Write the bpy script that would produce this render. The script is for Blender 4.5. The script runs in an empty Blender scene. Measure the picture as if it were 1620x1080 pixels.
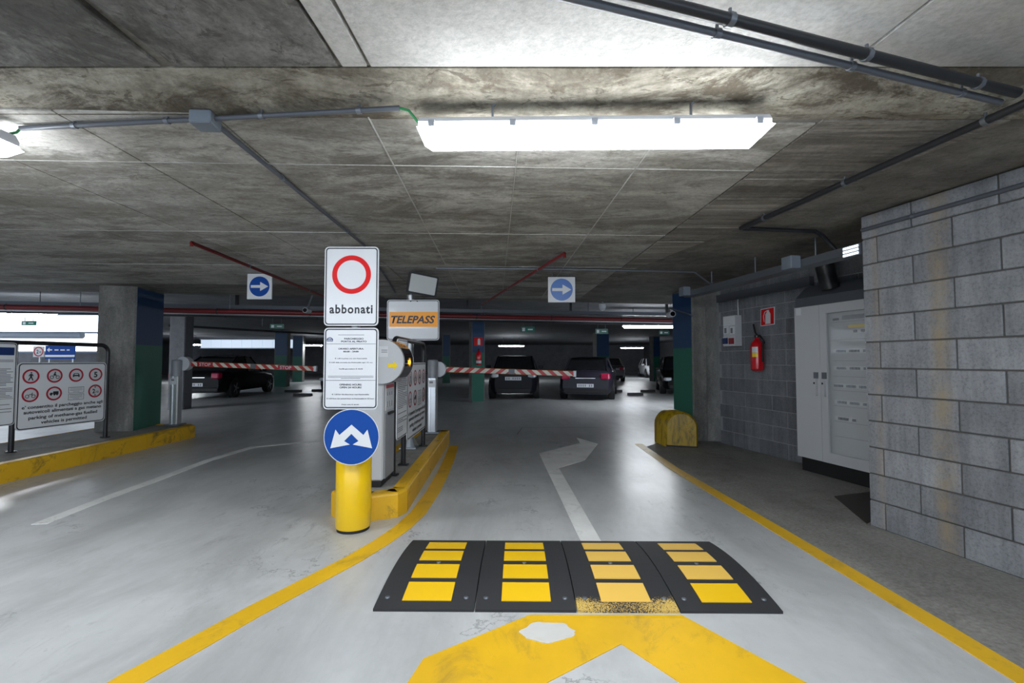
import bpy, math, random
from mathutils import Vector, Matrix
random.seed(7)
R = math.radians
SC = bpy.context.scene
COL = SC.collection

# ------------------------------------------------------------------ camera, world, exposure
F, CH, HOR = 740.0, 1.26, 570.0
PITCH = math.atan((HOR - 540.0) / F)
cam = bpy.data.cameras.new('camera'); camo = bpy.data.objects.new('camera', cam); COL.objects.link(camo)
camo.location = (0, 0, CH); camo.rotation_euler = (R(90) + PITCH, 0, 0)
cam.sensor_width = 36; cam.lens = 36 * F / 1620; cam.clip_start = .05; cam.clip_end = 200
SC.camera = camo
w = bpy.data.worlds.new('world'); SC.world = w; w.use_nodes = True
w.node_tree.nodes['Background'].inputs[0].default_value = (.72, .84, 1, 1)
w.node_tree.nodes['Background'].inputs[1].default_value = 2.0
SC.view_settings.view_transform = 'Standard'; SC.view_settings.look = 'None'
SC.view_settings.gamma = 1; SC.view_settings.use_curve_mapping = False
SC.view_settings.exposure = 0.7
LAMP_NEAR, LAMP_FAR, WINDOW_E = 34.0, 60.0, 1.8

# ------------------------------------------------------------------ pixel -> point helpers
def ray(px, py):
    a, b = (px - 810) / F, (540 - py) / F
    return Vector((a, math.cos(PITCH) - b * math.sin(PITCH), math.sin(PITCH) + b * math.cos(PITCH)))
C0 = Vector((0, 0, CH))
def P(px, py, z=0.0):                       # on a level surface at height z
    v = ray(px, py); return C0 + v * ((z - CH) / v.z)
def D(px, py, Y):                           # on an upright plane at distance Y
    v = ray(px, py); return C0 + v * (Y / v.y)
def W(px, py, p0, n):                       # on any plane
    v = ray(px, py); return C0 + v * ((Vector(p0) - C0).dot(n) / v.dot(n))
TH = R(13)
GX = Vector((math.cos(TH), math.sin(TH), 0)); GY = Vector((-math.sin(TH), math.cos(TH), 0))
UP = Vector((0, 0, 1)); EX = Vector((1, 0, 0)); EY = Vector((0, 1, 0))

# ------------------------------------------------------------------ materials
MATS = {}
def newmat(name):
    m = bpy.data.materials.new(name); m.use_nodes = True; MATS[name] = m
    return m, m.node_tree, m.node_tree.nodes['Principled BSDF']
def c4(c): return (c[0], c[1], c[2], 1)
def plain(name, col, rough=.5, metal=0, spec=.5, coat=0, bump=0, bscale=80, alpha=1, trans=0):
    m, t, b = newmat(name)
    b.inputs['Base Color'].default_value = c4(col); b.inputs['Roughness'].default_value = rough
    b.inputs['Metallic'].default_value = metal; b.inputs['Specular IOR Level'].default_value = spec
    b.inputs['Coat Weight'].default_value = coat; b.inputs['Alpha'].default_value = alpha
    b.inputs['Transmission Weight'].default_value = trans
    if bump:
        n = t.nodes.new('ShaderNodeTexNoise'); n.inputs['Scale'].default_value = bscale
        k = t.nodes.new('ShaderNodeBump'); k.inputs['Strength'].default_value = bump; k.inputs['Distance'].default_value = .004
        t.links.new(n.outputs[0], k.inputs['Height']); t.links.new(k.outputs[0], b.inputs['Normal'])
    return m
def glow(name, col, e):
    m, t, b = newmat(name)
    b.inputs['Base Color'].default_value = c4(col); b.inputs['Emission Color'].default_value = c4(col)
    b.inputs['Emission Strength'].default_value = e
    return m
class NT:
    def __init__(s, t): s.t = t
    def n(s, kind, **k):
        o = s.t.nodes.new('ShaderNode' + kind)
        for a, v in k.items(): setattr(o, a, v)
        return o
    def l(s, a, b): s.t.links.new(a, b)
    def pos(s, scale=(1, 1, 1), kind='world', rot=0):
        if kind == 'world': src = s.n('NewGeometry').outputs['Position']
        else: src = s.n('TexCoord').outputs['Object']
        mp = s.n('Mapping'); mp.inputs['Scale'].default_value = scale; mp.inputs['Rotation'].default_value = (0, 0, rot)
        s.l(src, mp.inputs['Vector']); return mp.outputs[0]
    def noise(s, vec, scale, detail=6, rough=.6, dist=0):
        o = s.n('TexNoise'); o.inputs['Scale'].default_value = scale; o.inputs['Detail'].default_value = detail
        o.inputs['Roughness'].default_value = rough; o.inputs['Distortion'].default_value = dist
        s.l(vec, o.inputs['Vector']); return o.outputs[0]
    def ramp(s, fac, stops):
        o = s.n('ValToRGB'); e = o.color_ramp.elements
        while len(e) < len(stops): e.new(.5)
        for q, (p, c) in zip(e, stops):
            q.position = p; q.color = c4(c) if isinstance(c, (tuple, list)) else (c, c, c, 1)
        s.l(fac, o.inputs[0]); return o.outputs[0]
    def mix(s, fac, a, b, mode='MIX'):
        o = s.n('MixRGB'); o.blend_type = mode
        for v, i in ((fac, 0), (a, 1), (b, 2)):
            if isinstance(v, (int, float)): o.inputs[i].default_value = v if i == 0 else (v, v, v, 1)
            elif isinstance(v, (tuple, list)): o.inputs[i].default_value = c4(v)
            else: s.l(v, o.inputs[i])
        return o.outputs[0]
    def math(s, op, a, b=None, clamp=False):
        o = s.n('Math'); o.operation = op; o.use_clamp = clamp
        for v, i in ((a, 0), (b, 1)):
            if v is None: continue
            if isinstance(v, (int, float)): o.inputs[i].default_value = v
            else: s.l(v, o.inputs[i])
        return o.outputs[0]
    def bump(s, h, bsdf, strength=.3, dist=.01):
        k = s.n('Bump'); k.inputs['Strength'].default_value = strength; k.inputs['Distance'].default_value = dist
        s.l(h, k.inputs['Height']); s.l(k.outputs[0], bsdf.inputs['Normal'])
def concrete(name, light, dark, stain, stretch=(1, 1, 1), amount=.5, rough=.85, rot=0, rnd=.0, fine=.12, bump=.35, cover=0.0, grime=0.0, gs=(1, 1, 1)):
    m, t, b = newmat(name); g = NT(t)
    v = g.pos(stretch, rot=rot); vi = g.pos()
    base = g.ramp(g.noise(v, 1.7, 9, .65, .3), [(.32, dark), (.68, light)])
    st = g.ramp(g.noise(v, .9, 10, .72, .8), [(.5 - amount * .16 + cover, 1.), (.62 + cover, 0.)])
    patch = g.ramp(g.noise(vi, 6, 8, .7), [(.36, .0), (.62, 1.)])
    col = g.mix(g.math('MULTIPLY', g.math('MULTIPLY', st, patch), amount), base, stain)
    if grime:
        vg = g.pos(gs)
        big = g.ramp(g.noise(vi, .55, 4, .6), [(.38, .45), (.58, 1.)])
        g1 = g.ramp(g.noise(vg, 2.3, 12, .78, .5), [(.455, 0.), (.56, 1.)])
        col = g.mix(g.math('MULTIPLY', g.math('MULTIPLY', g1, big), grime), col, stain)
        g2 = g.ramp(g.noise(vg, 11, 8, .75, .9), [(.55, 0.), (.61, 1.)])
        col = g.mix(g.math('MULTIPLY', g2, grime * .75), col, stain)
    sp = g.ramp(g.noise(vi, 42, 5, .7), [(.3, 1 - fine * 2.2), (.6, 1 + 0.)])
    col = g.mix(1, col, sp, 'MULTIPLY')
    if rnd:
        oi = g.n('ObjectInfo')
        rr = g.n('MapRange'); g.l(oi.outputs['Random'], rr.inputs[0]); rr.inputs[3].default_value = 1 - rnd; rr.inputs[4].default_value = 1 + rnd
        col = g.mix(1, col, rr.outputs[0], 'MULTIPLY')
    g.l(col, b.inputs['Base Color']); b.inputs['Roughness'].default_value = rough; b.inputs['Specular IOR Level'].default_value = .3
    g.bump(g.noise(vi, 30, 8, .7), b, bump, .012)
    return m
def worn(name, col, dirt, amount=.45, rough=.5, scale=4.0, stretch=(1, 1, 1), lo=.53):
    m, t, b = newmat(name); g = NT(t)
    v = g.pos(stretch)
    f = g.ramp(g.noise(v, scale, 10, .75, .6), [(lo, 0.), (lo + .13, 1.)])
    var = g.ramp(g.noise(v, 1.6, 5), [(.3, .78), (.7, 1.06)])
    base = g.mix(1, col, var, 'MULTIPLY')
    g.l(g.mix(g.math('MULTIPLY', f, amount), base, dirt), b.inputs['Base Color'])
    b.inputs['Roughness'].default_value = rough
    g.bump(g.noise(v, 60, 4), b, .1, .004)
    return m

def floor_mat():
    m, t, b = newmat('floor_concrete'); g = NT(t)
    v = g.pos((1, .6, 1)); vi = g.pos()
    base = g.ramp(g.noise(v, .55, 8, .6, .4), [(.3, (.45, .465, .47)), (.7, (.60, .615, .625))])
    mott = g.ramp(g.noise(vi, 3.2, 9, .7), [(.3, .90), (.62, 1.0)])
    col = g.mix(1, base, mott, 'MULTIPLY')
    sp = g.ramp(g.noise(vi, 16, 6, .7), [(.24, .93), (.42, 1.)])
    col = g.mix(1, col, sp, 'MULTIPLY')
    # tyre scuffs running along the lanes
    sc = g.ramp(g.noise(g.pos((1.7, .16, 1)), 1.2, 6, .6), [(.5, 1.), (.78, .72)])
    col = g.mix(1, col, sc, 'MULTIPLY')
    # hairline cracks and scuffs
    def contour(scale, mid, wd, mask_scale, lo, dark):
        k = g.math('ABSOLUTE', g.math('SUBTRACT', g.noise(vi, scale, 9, .62, .3), mid))
        ln_ = g.math('SUBTRACT', 1, g.math('DIVIDE', k, wd), True)
        mk = g.ramp(g.noise(vi, mask_scale, 3), [(lo, 0.), (lo + .06, 1.)])
        return g.math('MULTIPLY', g.math('MULTIPLY', ln_, mk), dark)
    col = g.mix(contour(.45, .5, .0034, .8, .50, .8), col, (.16, .16, .16))
    col = g.mix(contour(.8, .54, .0030, 1.1, .53, .6), col, (.18, .18, .18))
    fl1 = g.ramp(g.noise(g.pos((1, .45, 1)), 7, 10, .8, .8), [(.55, 0.), (.63, .75)])
    fl2 = g.ramp(g.noise(vi, .8, 5, .6), [(.45, .15), (.62, 1.)])
    col = g.mix(g.math('MULTIPLY', fl1, fl2), col, (.24, .245, .245))
    sm = g.ramp(g.noise(g.pos((1.2, .5, 1)), 1.1, 10, .7, .6), [(.47, 0.), (.63, .62)])
    col = g.mix(sm, col, (.34, .35, .35))
    g.l(col, b.inputs['Base Color'])
    g.l(g.ramp(g.noise(vi, 1.3, 7, .65), [(.3, .285), (.7, .36)]), b.inputs['Roughness'])
    b.inputs['Specular IOR Level'].default_value = .55
    g.bump(g.noise(vi, 5, 6, .6), b, .05, .01)
floor_mat()
concrete('walkway_concrete', (.36, .35, .325), (.25, .245, .23), (.14, .135, .125), (1, .5, 1), .6, .7, fine=.18)
concrete('panel_concrete', (.62, .61, .575), (.44, .43, .40), (.17, .158, .135), (.6, 1.5, 1), .6, .85, rnd=.08, grime=.8, gs=(.5, 1.3, 1))
concrete('board_concrete', (.46, .43, .385), (.28, .265, .24), (.11, .10, .088), (.3, 3.0, 1), .8, .9, rnd=.2, grime=.75, gs=(.2, 3.2, 1))
concrete('slab_concrete', (.34, .325, .29), (.20, .19, .175), (.10, .09, .08), (.8, 1.2, 1), .8, .9, grime=.6, gs=(.6, 1, 1))
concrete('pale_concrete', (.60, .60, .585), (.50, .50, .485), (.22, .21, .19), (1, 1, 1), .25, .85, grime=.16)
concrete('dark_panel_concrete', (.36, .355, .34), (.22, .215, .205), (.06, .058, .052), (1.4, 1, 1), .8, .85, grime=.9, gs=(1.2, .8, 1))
concrete('haunch_concrete', (.50, .475, .40), (.27, .25, .205), (.085, .07, .05), (.8, 2.2, 1), 1.0, .9, bump=.6, cover=.04, grime=.95, gs=(.7, 1.6, 1))
concrete('pillar_concrete', (.31, .30, .275), (.19, .184, .17), (.10, .097, .09), (2, 2, .6), .6, .85, grime=.45, gs=(2, 2, .6))
concrete('far_concrete', (.22, .225, .24), (.16, .165, .18), (.10, .10, .11), (1, 1, 1), .4, .85)
concrete('island_concrete', (.36, .355, .34), (.24, .235, .225), (.12, .115, .11), (1, 1, 1), .6, .85)
def block_mat(name, light, dark, rust):
    m, t, b = newmat(name); g = NT(t)
    vi = g.pos(); oi = g.n('ObjectInfo')
    base = g.ramp(g.noise(vi, 3, 8, .7), [(.3, dark), (.7, light)])
    rr = g.n('MapRange'); g.l(oi.outputs['Random'], rr.inputs[0]); rr.inputs[3].default_value = .84; rr.inputs[4].default_value = 1.14
    col = g.mix(1, base, rr.outputs[0], 'MULTIPLY')
    stk = g.ramp(g.noise(g.pos((7, 7, .9)), 1.6, 8, .7), [(.35, .80), (.62, 1.12)])
    col = g.mix(1, col, stk, 'MULTIPLY')
    pit = g.ramp(g.noise(vi, 60, 5, .8), [(.34, .66), (.52, 1.)])
    col = g.mix(1, col, pit, 'MULTIPLY')
    if rust:
        p0, dr = rust
        d = g.n('VectorMath'); d.operation = 'DOT_PRODUCT'; d.inputs[1].default_value = dr
        g.l(g.n('NewGeometry').outputs['Position'], d.inputs[0])
        tcoord = g.math('SUBTRACT', d.outputs['Value'], Vector(p0).dot(Vector(dr)))
        wob = g.noise(g.pos((7, 7, .8)), 1.3, 8, .75)
        for c, wd, cc, k in ((.53, .09, (.34, .265, .165), .75), (.10, .05, (.40, .31, .22), .35), (1.25, .06, (.40, .33, .24), .3)):
            e = g.math('ABSOLUTE', g.math('SUBTRACT', g.math('ADD', tcoord, g.math('MULTIPLY', wob, .10)), c + .05))
            f = g.math('SUBTRACT', 1, g.math('DIVIDE', e, wd), True)
            f = g.math('MULTIPLY', g.math('MULTIPLY', f, g.ramp(g.noise(g.pos((2, 2, 2)), 3.0, 8, .75), [(.38, .25), (.58, 1.)])), k)
            col = g.mix(f, col, cc)
    g.l(col, b.inputs['Base Color']); b.inputs['Roughness'].default_value = .9; b.inputs['Specular IOR Level'].default_value = .2
    g.bump(g.noise(vi, 110, 5, .8), b, .5, .006)
    return m
YEL = (.83, .50, .006)
worn('yellow_floor_paint', (.80, .47, .012), (.22, .16, .05), .5, .45, 3.0, (1, .7, 1))
worn('yellow_kerb_paint', (.78, .45, .01), (.07, .055, .03), .85, .5, 3.2, (1, 1, 1), .55)
worn('yellow_guard', (.48, .31, .006), (.07, .05, .01), .85, .4, 5.0, (1.6, 1.6, .5), .47)
plain('yellow_plastic', (.86, .55, .004), .32, coat=.2)
plain('bump_yellow', (.85, .52, .005), .45, bump=.2)
plain('bump_yellow_worn', (.80, .50, .09), .6, bump=.25)
worn('white_floor_paint', (.82, .83, .82), (.45, .455, .46), .6, .5, 5.0)
worn('white_worn_paint', (.52, .53, .53), (.36, .365, .37), .9, .45, 2.6)
worn('bare_patch', (.62, .62, .60), (.55, .50, .36), .6, .6, 9.0)
plain('rubber', (.022, .023, .026), .62, bump=.5, bscale=170)
def rubber_speckled():
    m, t, b = newmat('rubber_speckled'); g = NT(t)
    v = g.n('TexCoord').outputs['Object']; s = g.n('SeparateXYZ'); g.l(v, s.inputs[0])
    front = g.ramp(s.outputs['Y'], [(.05, 1.), (.22, 0.)])
    edge = g.ramp(g.math('ABSOLUTE', g.math('SUBTRACT', s.outputs['X'], .25)), [(.05, .75), (.24, 1.)])
    k = g.noise(v, 150, 3, .6)
    f = g.ramp(g.math('MULTIPLY', g.math('MULTIPLY', front, edge), k), [(.38, 0.), (.44, 1.)])
    g.l(g.mix(f, (.022, .023, .026), (.62, .42, .10)), b.inputs['Base Color']); b.inputs['Roughness'].default_value = .65
    g.bump(g.noise(v, 170, 4), b, .4, .004)
rubber_speckled()
plain('black_metal', (.012, .012, .014), .35)
plain('black', (.008, .008, .009), .6)
plain('white_sign', (.62, .64, .67), .3, coat=.1)
plain('grey_sign', (.74, .77, .80), .4)
plain('print_black', (.01, .012, .02), .4)
plain('print_grey', (.20, .21, .24), .5)
plain('print_text_grey', (.04, .04, .05), .5)
plain('print_red', (.62, .003, .004), .5, spec=.3)
plain('print_dark_red', (.42, .008, .03), .4)
plain('print_blue', (.001, .055, .30), .6, spec=.25)
plain('print_navy', (.006, .03, .14), .4)
plain('print_orange', (.95, .36, .004), .35)
plain('print_white', (.66, .68, .71), .4)
plain('print_yellow', (.92, .66, .02), .4)
plain('galvanised', (.42, .44, .46), .38, .85)
plain('dark_galvanised', (.20, .22, .25), .45, .7)
plain('conduit_grey', (.10, .11, .13), .45, .2)
plain('conduit_black', (.018, .019, .022), .4)
plain('box_grey', (.17, .20, .24), .45)
plain('aluminium', (.62, .64, .66), .3, .8)
plain('machine_grey', (.50, .52, .55), .38)
plain('machine_dark', (.25, .265, .29), .4)
plain('glass_black', (.006, .006, .008), .08, coat=1)
plain('cabinet_white', (.56, .575, .60), .32)
plain('cabinet_inside', (.48, .50, .51), .4)
plain('lamp_housing', (.55, .57, .60), .4)
plain('clip_grey', (.30, .32, .35), .4)
plain('cable_green', (.01, .16, .05), .5)
plain('red_pipe', (.17, .012, .014), .45)
plain('red_paint', (.62, .006, .014), .22, coat=.5)
plain('blue_wall_paint', (.008, .045, .125), .45, bump=.1)
plain('green_wall_paint', (.010, .125, .080), .45, bump=.1)
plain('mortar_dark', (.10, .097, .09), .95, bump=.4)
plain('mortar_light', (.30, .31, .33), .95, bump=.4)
plain('socket_blue', (.01, .03, .12), .35)
plain('socket_red', (.25, .01, .02), .35)
plain('tyre', (.010, .010, .011), .7)
plain('rim_metal', (.45, .46, .48), .3, .8)
plain('car_glass', (.010, .011, .013), .05, coat=1)
plain('car_black', (.004, .004, .005), .4, spec=.18)
plain('car_charcoal', (.018, .017, .027), .35, spec=.35)
plain('car_navy', (.006, .007, .011), .4, spec=.18)
plain('car_grey', (.10, .10, .11), .3, .3, coat=1)
plain('car_white', (.45, .46, .48), .3, coat=1)
plain('tail_red', (.40, .012, .06), .12, coat=1)
plain('headlamp', (.55, .57, .60), .1, coat=1)
plain('chrome', (.75, .76, .78), .15, 1)
plain('duct_grey', (.30, .35, .43), .5)
plain('exit_green', (.006, .16, .11), .4)
plain('grate_brown', (.05, .042, .035), .6, .4)
plain('clear_glass', (.9, .95, 1), .02, alpha=.16)
plain('flood_glass', (.55, .58, .58), .18, coat=.6)
glow('tube_light', (.93, .97, 1), LAMP_NEAR)
glow('tube_light_far', (.90, .95, 1), LAMP_FAR)
glow('daylight_pane', (.80, .90, 1), WINDOW_E)
glow('lit_ceiling_glow', (.72, .84, 1), .38)  # glow that imitates the pale lit ceiling far back in the hall
glow('display_arrow', (1, .42, .02), 1.6)
glow('emergency_glow', (.8, .92, 1), 1.2)
def stripe_mat(nm, turn):
    m, t, b = newmat(nm); g = NT(t)
    v = g.n('TexCoord').outputs['Object']; s = g.n('SeparateXYZ'); g.l(v, s.inputs[0])
    k = g.math('FRACT', g.math('MULTIPLY', g.math('ADD', s.outputs['X'], g.math('MULTIPLY', s.outputs['Z'], g.math('SUBTRACT', g.math('MULTIPLY', g.math('GREATER_THAN', s.outputs['X'], turn), 2.4), 1.2))), 1 / .155))
    f = g.math('GREATER_THAN', k, .5)
    edge = g.math('GREATER_THAN', g.math('ABSOLUTE', s.outputs['Z']), .036)
    col = g.mix(f, (.62, .60, .52), (.42, .012, .012))
    g.l(g.mix(edge, col, (.40, .16, .02)), b.inputs['Base Color']); b.inputs['Roughness'].default_value = .4
stripe_mat('barrier_stripes', -1.0); stripe_mat('barrier_stripes_turned', 1.06)

# ------------------------------------------------------------------ mesh building
RM = {}                                       # root matrices
class Fr:                                     # a flat frame: origin, right, up, normal
    def __init__(s, o, r, u): s.o = Vector(o); s.r = Vector(r).normalized(); s.u = Vector(u).normalized(); s.n = s.r.cross(s.u)
    def pt(s, a, b, c=0): return s.o + s.r * a + s.u * b + s.n * c
class MB:
    def __init__(s): s.v = []; s.f = []; s.sm = []
    def add(s, vs, fs, smooth=False):
        o = len(s.v); s.v += [Vector(p) for p in vs]; s.f += [[i + o for i in q] for q in fs]; s.sm += [smooth] * len(fs)
        return s
    def box(s, c, size, rz=0, ch=0):
        hx, hy, hz = size[0] / 2, size[1] / 2, size[2] / 2
        M = Matrix.Translation(Vector(c)) @ Matrix.Rotation(rz, 4, 'Z')
        if ch:                                # chamfered on every edge
            vs = []; ids = {}
            for sx in (-1, 1):
                for sy in (-1, 1):
                    for sz in (-1, 1):
                        for ax in range(3):
                            h = [hx - ch, hy - ch, hz - ch]; h[ax] += ch
                            ids[(sx, sy, sz, ax)] = len(vs); vs.append(M @ Vector((sx * h[0], sy * h[1], sz * h[2])))
            fs = []
            cyc = [(-1, -1), (1, -1), (1, 1), (-1, 1)]
            def key(ax, sg, a, b):
                k = [0, 0, 0]; k[ax] = sg; k[(ax + 1) % 3] = a; k[(ax + 2) % 3] = b; return tuple(k)
            for ax in range(3):
                for sg in (-1, 1):
                    q = [ids[key(ax, sg, a, b) + (ax,)] for a, b in cyc]
                    fs.append(q if sg > 0 else q[::-1])
            for ax in range(3):
                a1, a2 = (ax + 1) % 3, (ax + 2) % 3
                for s1 in (-1, 1):
                    for s2 in (-1, 1):
                        q = [ids[key(ax, -1, s1, s2) + (a1,)], ids[key(ax, 1, s1, s2) + (a1,)], ids[key(ax, 1, s1, s2) + (a2,)], ids[key(ax, -1, s1, s2) + (a2,)]]
                        fs.append(q if s1 * s2 < 0 else q[::-1])
            for sx in (-1, 1):
                for sy in (-1, 1):
                    for sz in (-1, 1):
                        q = [ids[(sx, sy, sz, a)] for a in range(3)]
                        fs.append(q if sx * sy * sz > 0 else q[::-1])
            return s.add(vs, fs)
        vs = [M @ Vector((x * hx, y * hy, z * hz)) for x in (-1, 1) for y in (-1, 1) for z in (-1, 1)]
        return s.add(vs, [(0, 1, 3, 2), (4, 6, 7, 5), (0, 4, 5, 1), (2, 3, 7, 6), (0, 2, 6, 4), (1, 5, 7, 3)])
    def poly(s, fr, pts, c0, c1, smooth=False):
        n = len(pts)
        ar = sum(pts[i][0] * pts[(i + 1) % n][1] - pts[(i + 1) % n][0] * pts[i][1] for i in range(n))
        if ar < 0: pts = pts[::-1]
        vs = [fr.pt(a, b, c0) for a, b in pts] + [fr.pt(a, b, c1) for a, b in pts]
        s.add(vs, [list(range(n))[::-1], list(range(n, 2 * n))])
        return s.add(vs, [(i, (i + 1) % n, n + (i + 1) % n, n + i) for i in range(n)], smooth)
    def slab(s, pts, z0, z1):                 # world xy polygon
        return s.poly(Fr((0, 0, 0), EX, EY), [(p[0], p[1]) for p in pts], z0, z1)
    def band(s, fr, outer, inner, c):         # flat band between two equal-length loops
        n = len(outer)
        return s.add([fr.pt(a, b, c) for a, b in outer] + [fr.pt(a, b, c) for a, b in inner], [(i, (i + 1) % n, n + (i + 1) % n, n + i) for i in range(n)])
    def flat(s, fr, pts, c):
        n = len(pts)
        ar = sum(pts[i][0] * pts[(i + 1) % n][1] - pts[(i + 1) % n][0] * pts[i][1] for i in range(n))
        if ar < 0: pts = pts[::-1]
        return s.add([fr.pt(a, b, c) for a, b in pts], [list(range(n))])
    def tube(s, path, r, seg=10, caps=True):
        path = [Vector(p) for p in path]; n = len(path); vs = []
        prev = None
        for i, p in enumerate(path):
            d = (path[min(i + 1, n - 1)] - path[max(i - 1, 0)]).normalized()
            if prev is None:
                a = d.cross(UP if abs(d.z) < .9 else EX).normalized()
            else:
                a = (prev - d * prev.dot(d)).normalized()
            prev = a; b = d.cross(a); rr = r[i] if isinstance(r, (list, tuple)) else r
            vs += [p + (a * math.cos(2 * math.pi * k / seg) + b * math.sin(2 * math.pi * k / seg)) * rr for k in range(seg)]
        fs = [(i * seg + k, i * seg + (k + 1) % seg, (i + 1) * seg + (k + 1) % seg, (i + 1) * seg + k) for i in range(n - 1) for k in range(seg)]
        s.add(vs, fs, True)
        if caps: s.add(vs[:seg], [list(range(seg))[::-1]]); s.add(vs[-seg:], [list(range(seg))])
        return s
    def lathe(s, c, prof, seg=24):            # prof: (r, z) pairs about the upright axis through c
        c = Vector(c); vs = []
        for r, z in prof: vs += [c + Vector((r * math.cos(2 * math.pi * k / seg), r * math.sin(2 * math.pi * k / seg), z)) for k in range(seg)]
        s.add(vs, [(i * seg + k, i * seg + (k + 1) % seg, (i + 1) * seg + (k + 1) % seg, (i + 1) * seg + k) for i in range(len(prof) - 1) for k in range(seg)], True)
        if prof[0][0] > 1e-4: s.add(vs[:seg], [list(range(seg))[::-1]])
        if prof[-1][0] > 1e-4: s.add(vs[-seg:], [list(range(seg))])
        return s
    def mesh(s, name, mat, inv=None):
        me = bpy.data.meshes.new(name)
        vs = [inv @ p for p in s.v] if inv is not None else s.v
        me.from_pydata([tuple(p) for p in vs], [], s.f)
        me.polygons.foreach_set('use_smooth', s.sm)
        if mat: me.materials.append(MATS[mat])
        me.validate(); me.update()
        return me
    def build(s, name, mat, parent=None, at=None):
        if parent is not None: M = RM.get(parent.name, Matrix())
        else: M = Matrix.Translation(Vector(at)) if at is not None else Matrix()
        me = s.mesh(name, mat, M.inverted())
        o = bpy.data.objects.new(name, me); COL.objects.link(o)
        if parent is not None: o.parent = parent; RM[o.name] = M
        else:
            if at is not None: o.location = at
            RM[o.name] = M
        return o
def tag(o, label, cat, group=None):
    o['label'] = label; o['category'] = cat
    if group: o['group'] = group
    return o
def thing(name, label, cat, loc=(0, 0, 0), rz=0, group=None):
    o = bpy.data.objects.new(name, None); COL.objects.link(o); o.empty_display_size = .1
    o.location = loc; o.rotation_euler = (0, 0, rz)
    RM[o.name] = Matrix.Translation(Vector(loc)) @ Matrix.Rotation(rz, 4, 'Z')
    return tag(o, label, cat, group)
def struct(o, label=None):
    o['kind'] = 'structure'
    if label: o['label'] = label
    return o
def copy_tree(o, parent=None):
    c = o.copy(); COL.objects.link(c); c.parent = parent
    for ch in list(o.children): copy_tree(ch, c)
    return c
def place(o, loc, rz=0, label=None, group=None):
    o.location = loc; o.rotation_euler = (0, 0, rz); RM[o.name] = Matrix.Translation(Vector(loc)) @ Matrix.Rotation(rz, 4, 'Z')
    if label: o['label'] = label
    if group: o['group'] = group
    return o
def rrect(w, h, r, seg=5, cx=0, cy=0):
    pts = []
    for sx, sy, a0 in ((1, 1, 0), (-1, 1, 90), (-1, -1, 180), (1, -1, 270)):
        for k in range(seg + 1):
            a = R(a0 + 90 * k / seg); pts.append((cx + sx * (w / 2 - r) + r * math.cos(a), cy + sy * (h / 2 - r) + r * math.sin(a)))
    return pts
def circ(r, cx=0, cy=0, seg=40, ry=None): return [(cx + r * math.cos(2 * math.pi * k / seg), cy + (ry or r) * math.sin(2 * math.pi * k / seg)) for k in range(seg)]
def text(name, body, fr, cx, cy, wd, ht, c, mat, parent, bold=0.0, shear=0.0, spacing=1.0):
    cu = bpy.data.curves.new(name, 'FONT'); cu.body = body; cu.size = 1; cu.offset = bold; cu.shear = shear; cu.space_character = spacing
    cu.align_x = 'CENTER'; cu.resolution_u = 3
    o = bpy.data.objects.new('font_source', cu); COL.objects.link(o)
    me = bpy.data.meshes.new_from_object(o); bpy.data.objects.remove(o)
    xs = [v.co.x for v in me.vertices]; ys = [v.co.y for v in me.vertices]
    x0, x1, y0, y1 = min(xs), max(xs), min(ys), max(ys)
    inv = RM[parent.name].inverted()
    sx = wd / (x1 - x0); sy = ht / (y1 - y0) if ht else sx
    for v in me.vertices: v.co = inv @ fr.pt(cx + (v.co.x - (x0 + x1) / 2) * sx, cy + (v.co.y - (y0 + y1) / 2) * sy, c)
    me.name = name; me.materials.clear(); me.materials.append(MATS[mat])
    q = bpy.data.objects.new(name, me); COL.objects.link(q); q.parent = parent; RM[q.name] = RM[parent.name]
    return q

# ================================================================== the shell
ZC = 2.385                                    # low ceiling over the gates
ZF = 2.72                                     # ceiling of the parking hall beyond
struct(MB().slab([(-34, -7), (16, -7), (16, 48), (-34, 48)], -.1, 0).build('floor', 'floor_concrete'))
WA = P(1376, 831); WA.z = 0                   # foot of the block wall's free end
RW = P(1140, 700); RW.z = 0                   # foot of the recessed wall beside the pillar
# darker strip of floor between the yellow line and the walls
line_r = [P(1000, 696), P(1064, 741), P(1330, 896), P(1620, 1068)]
end_r = line_r[-1] + (line_r[-1] - line_r[-2]).normalized() * 3.6
wk = [P(1018, 708), line_r[1], line_r[2], line_r[3], end_r, WA - GY * 4.6 + GX * 0, WA, WA + GX * 1.3, RW + GX * .2, P(1100, 697), P(1060, 694)]
struct(MB().slab(wk, 0, .002).build('floor_walkway', 'walkway_concrete'))

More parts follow.
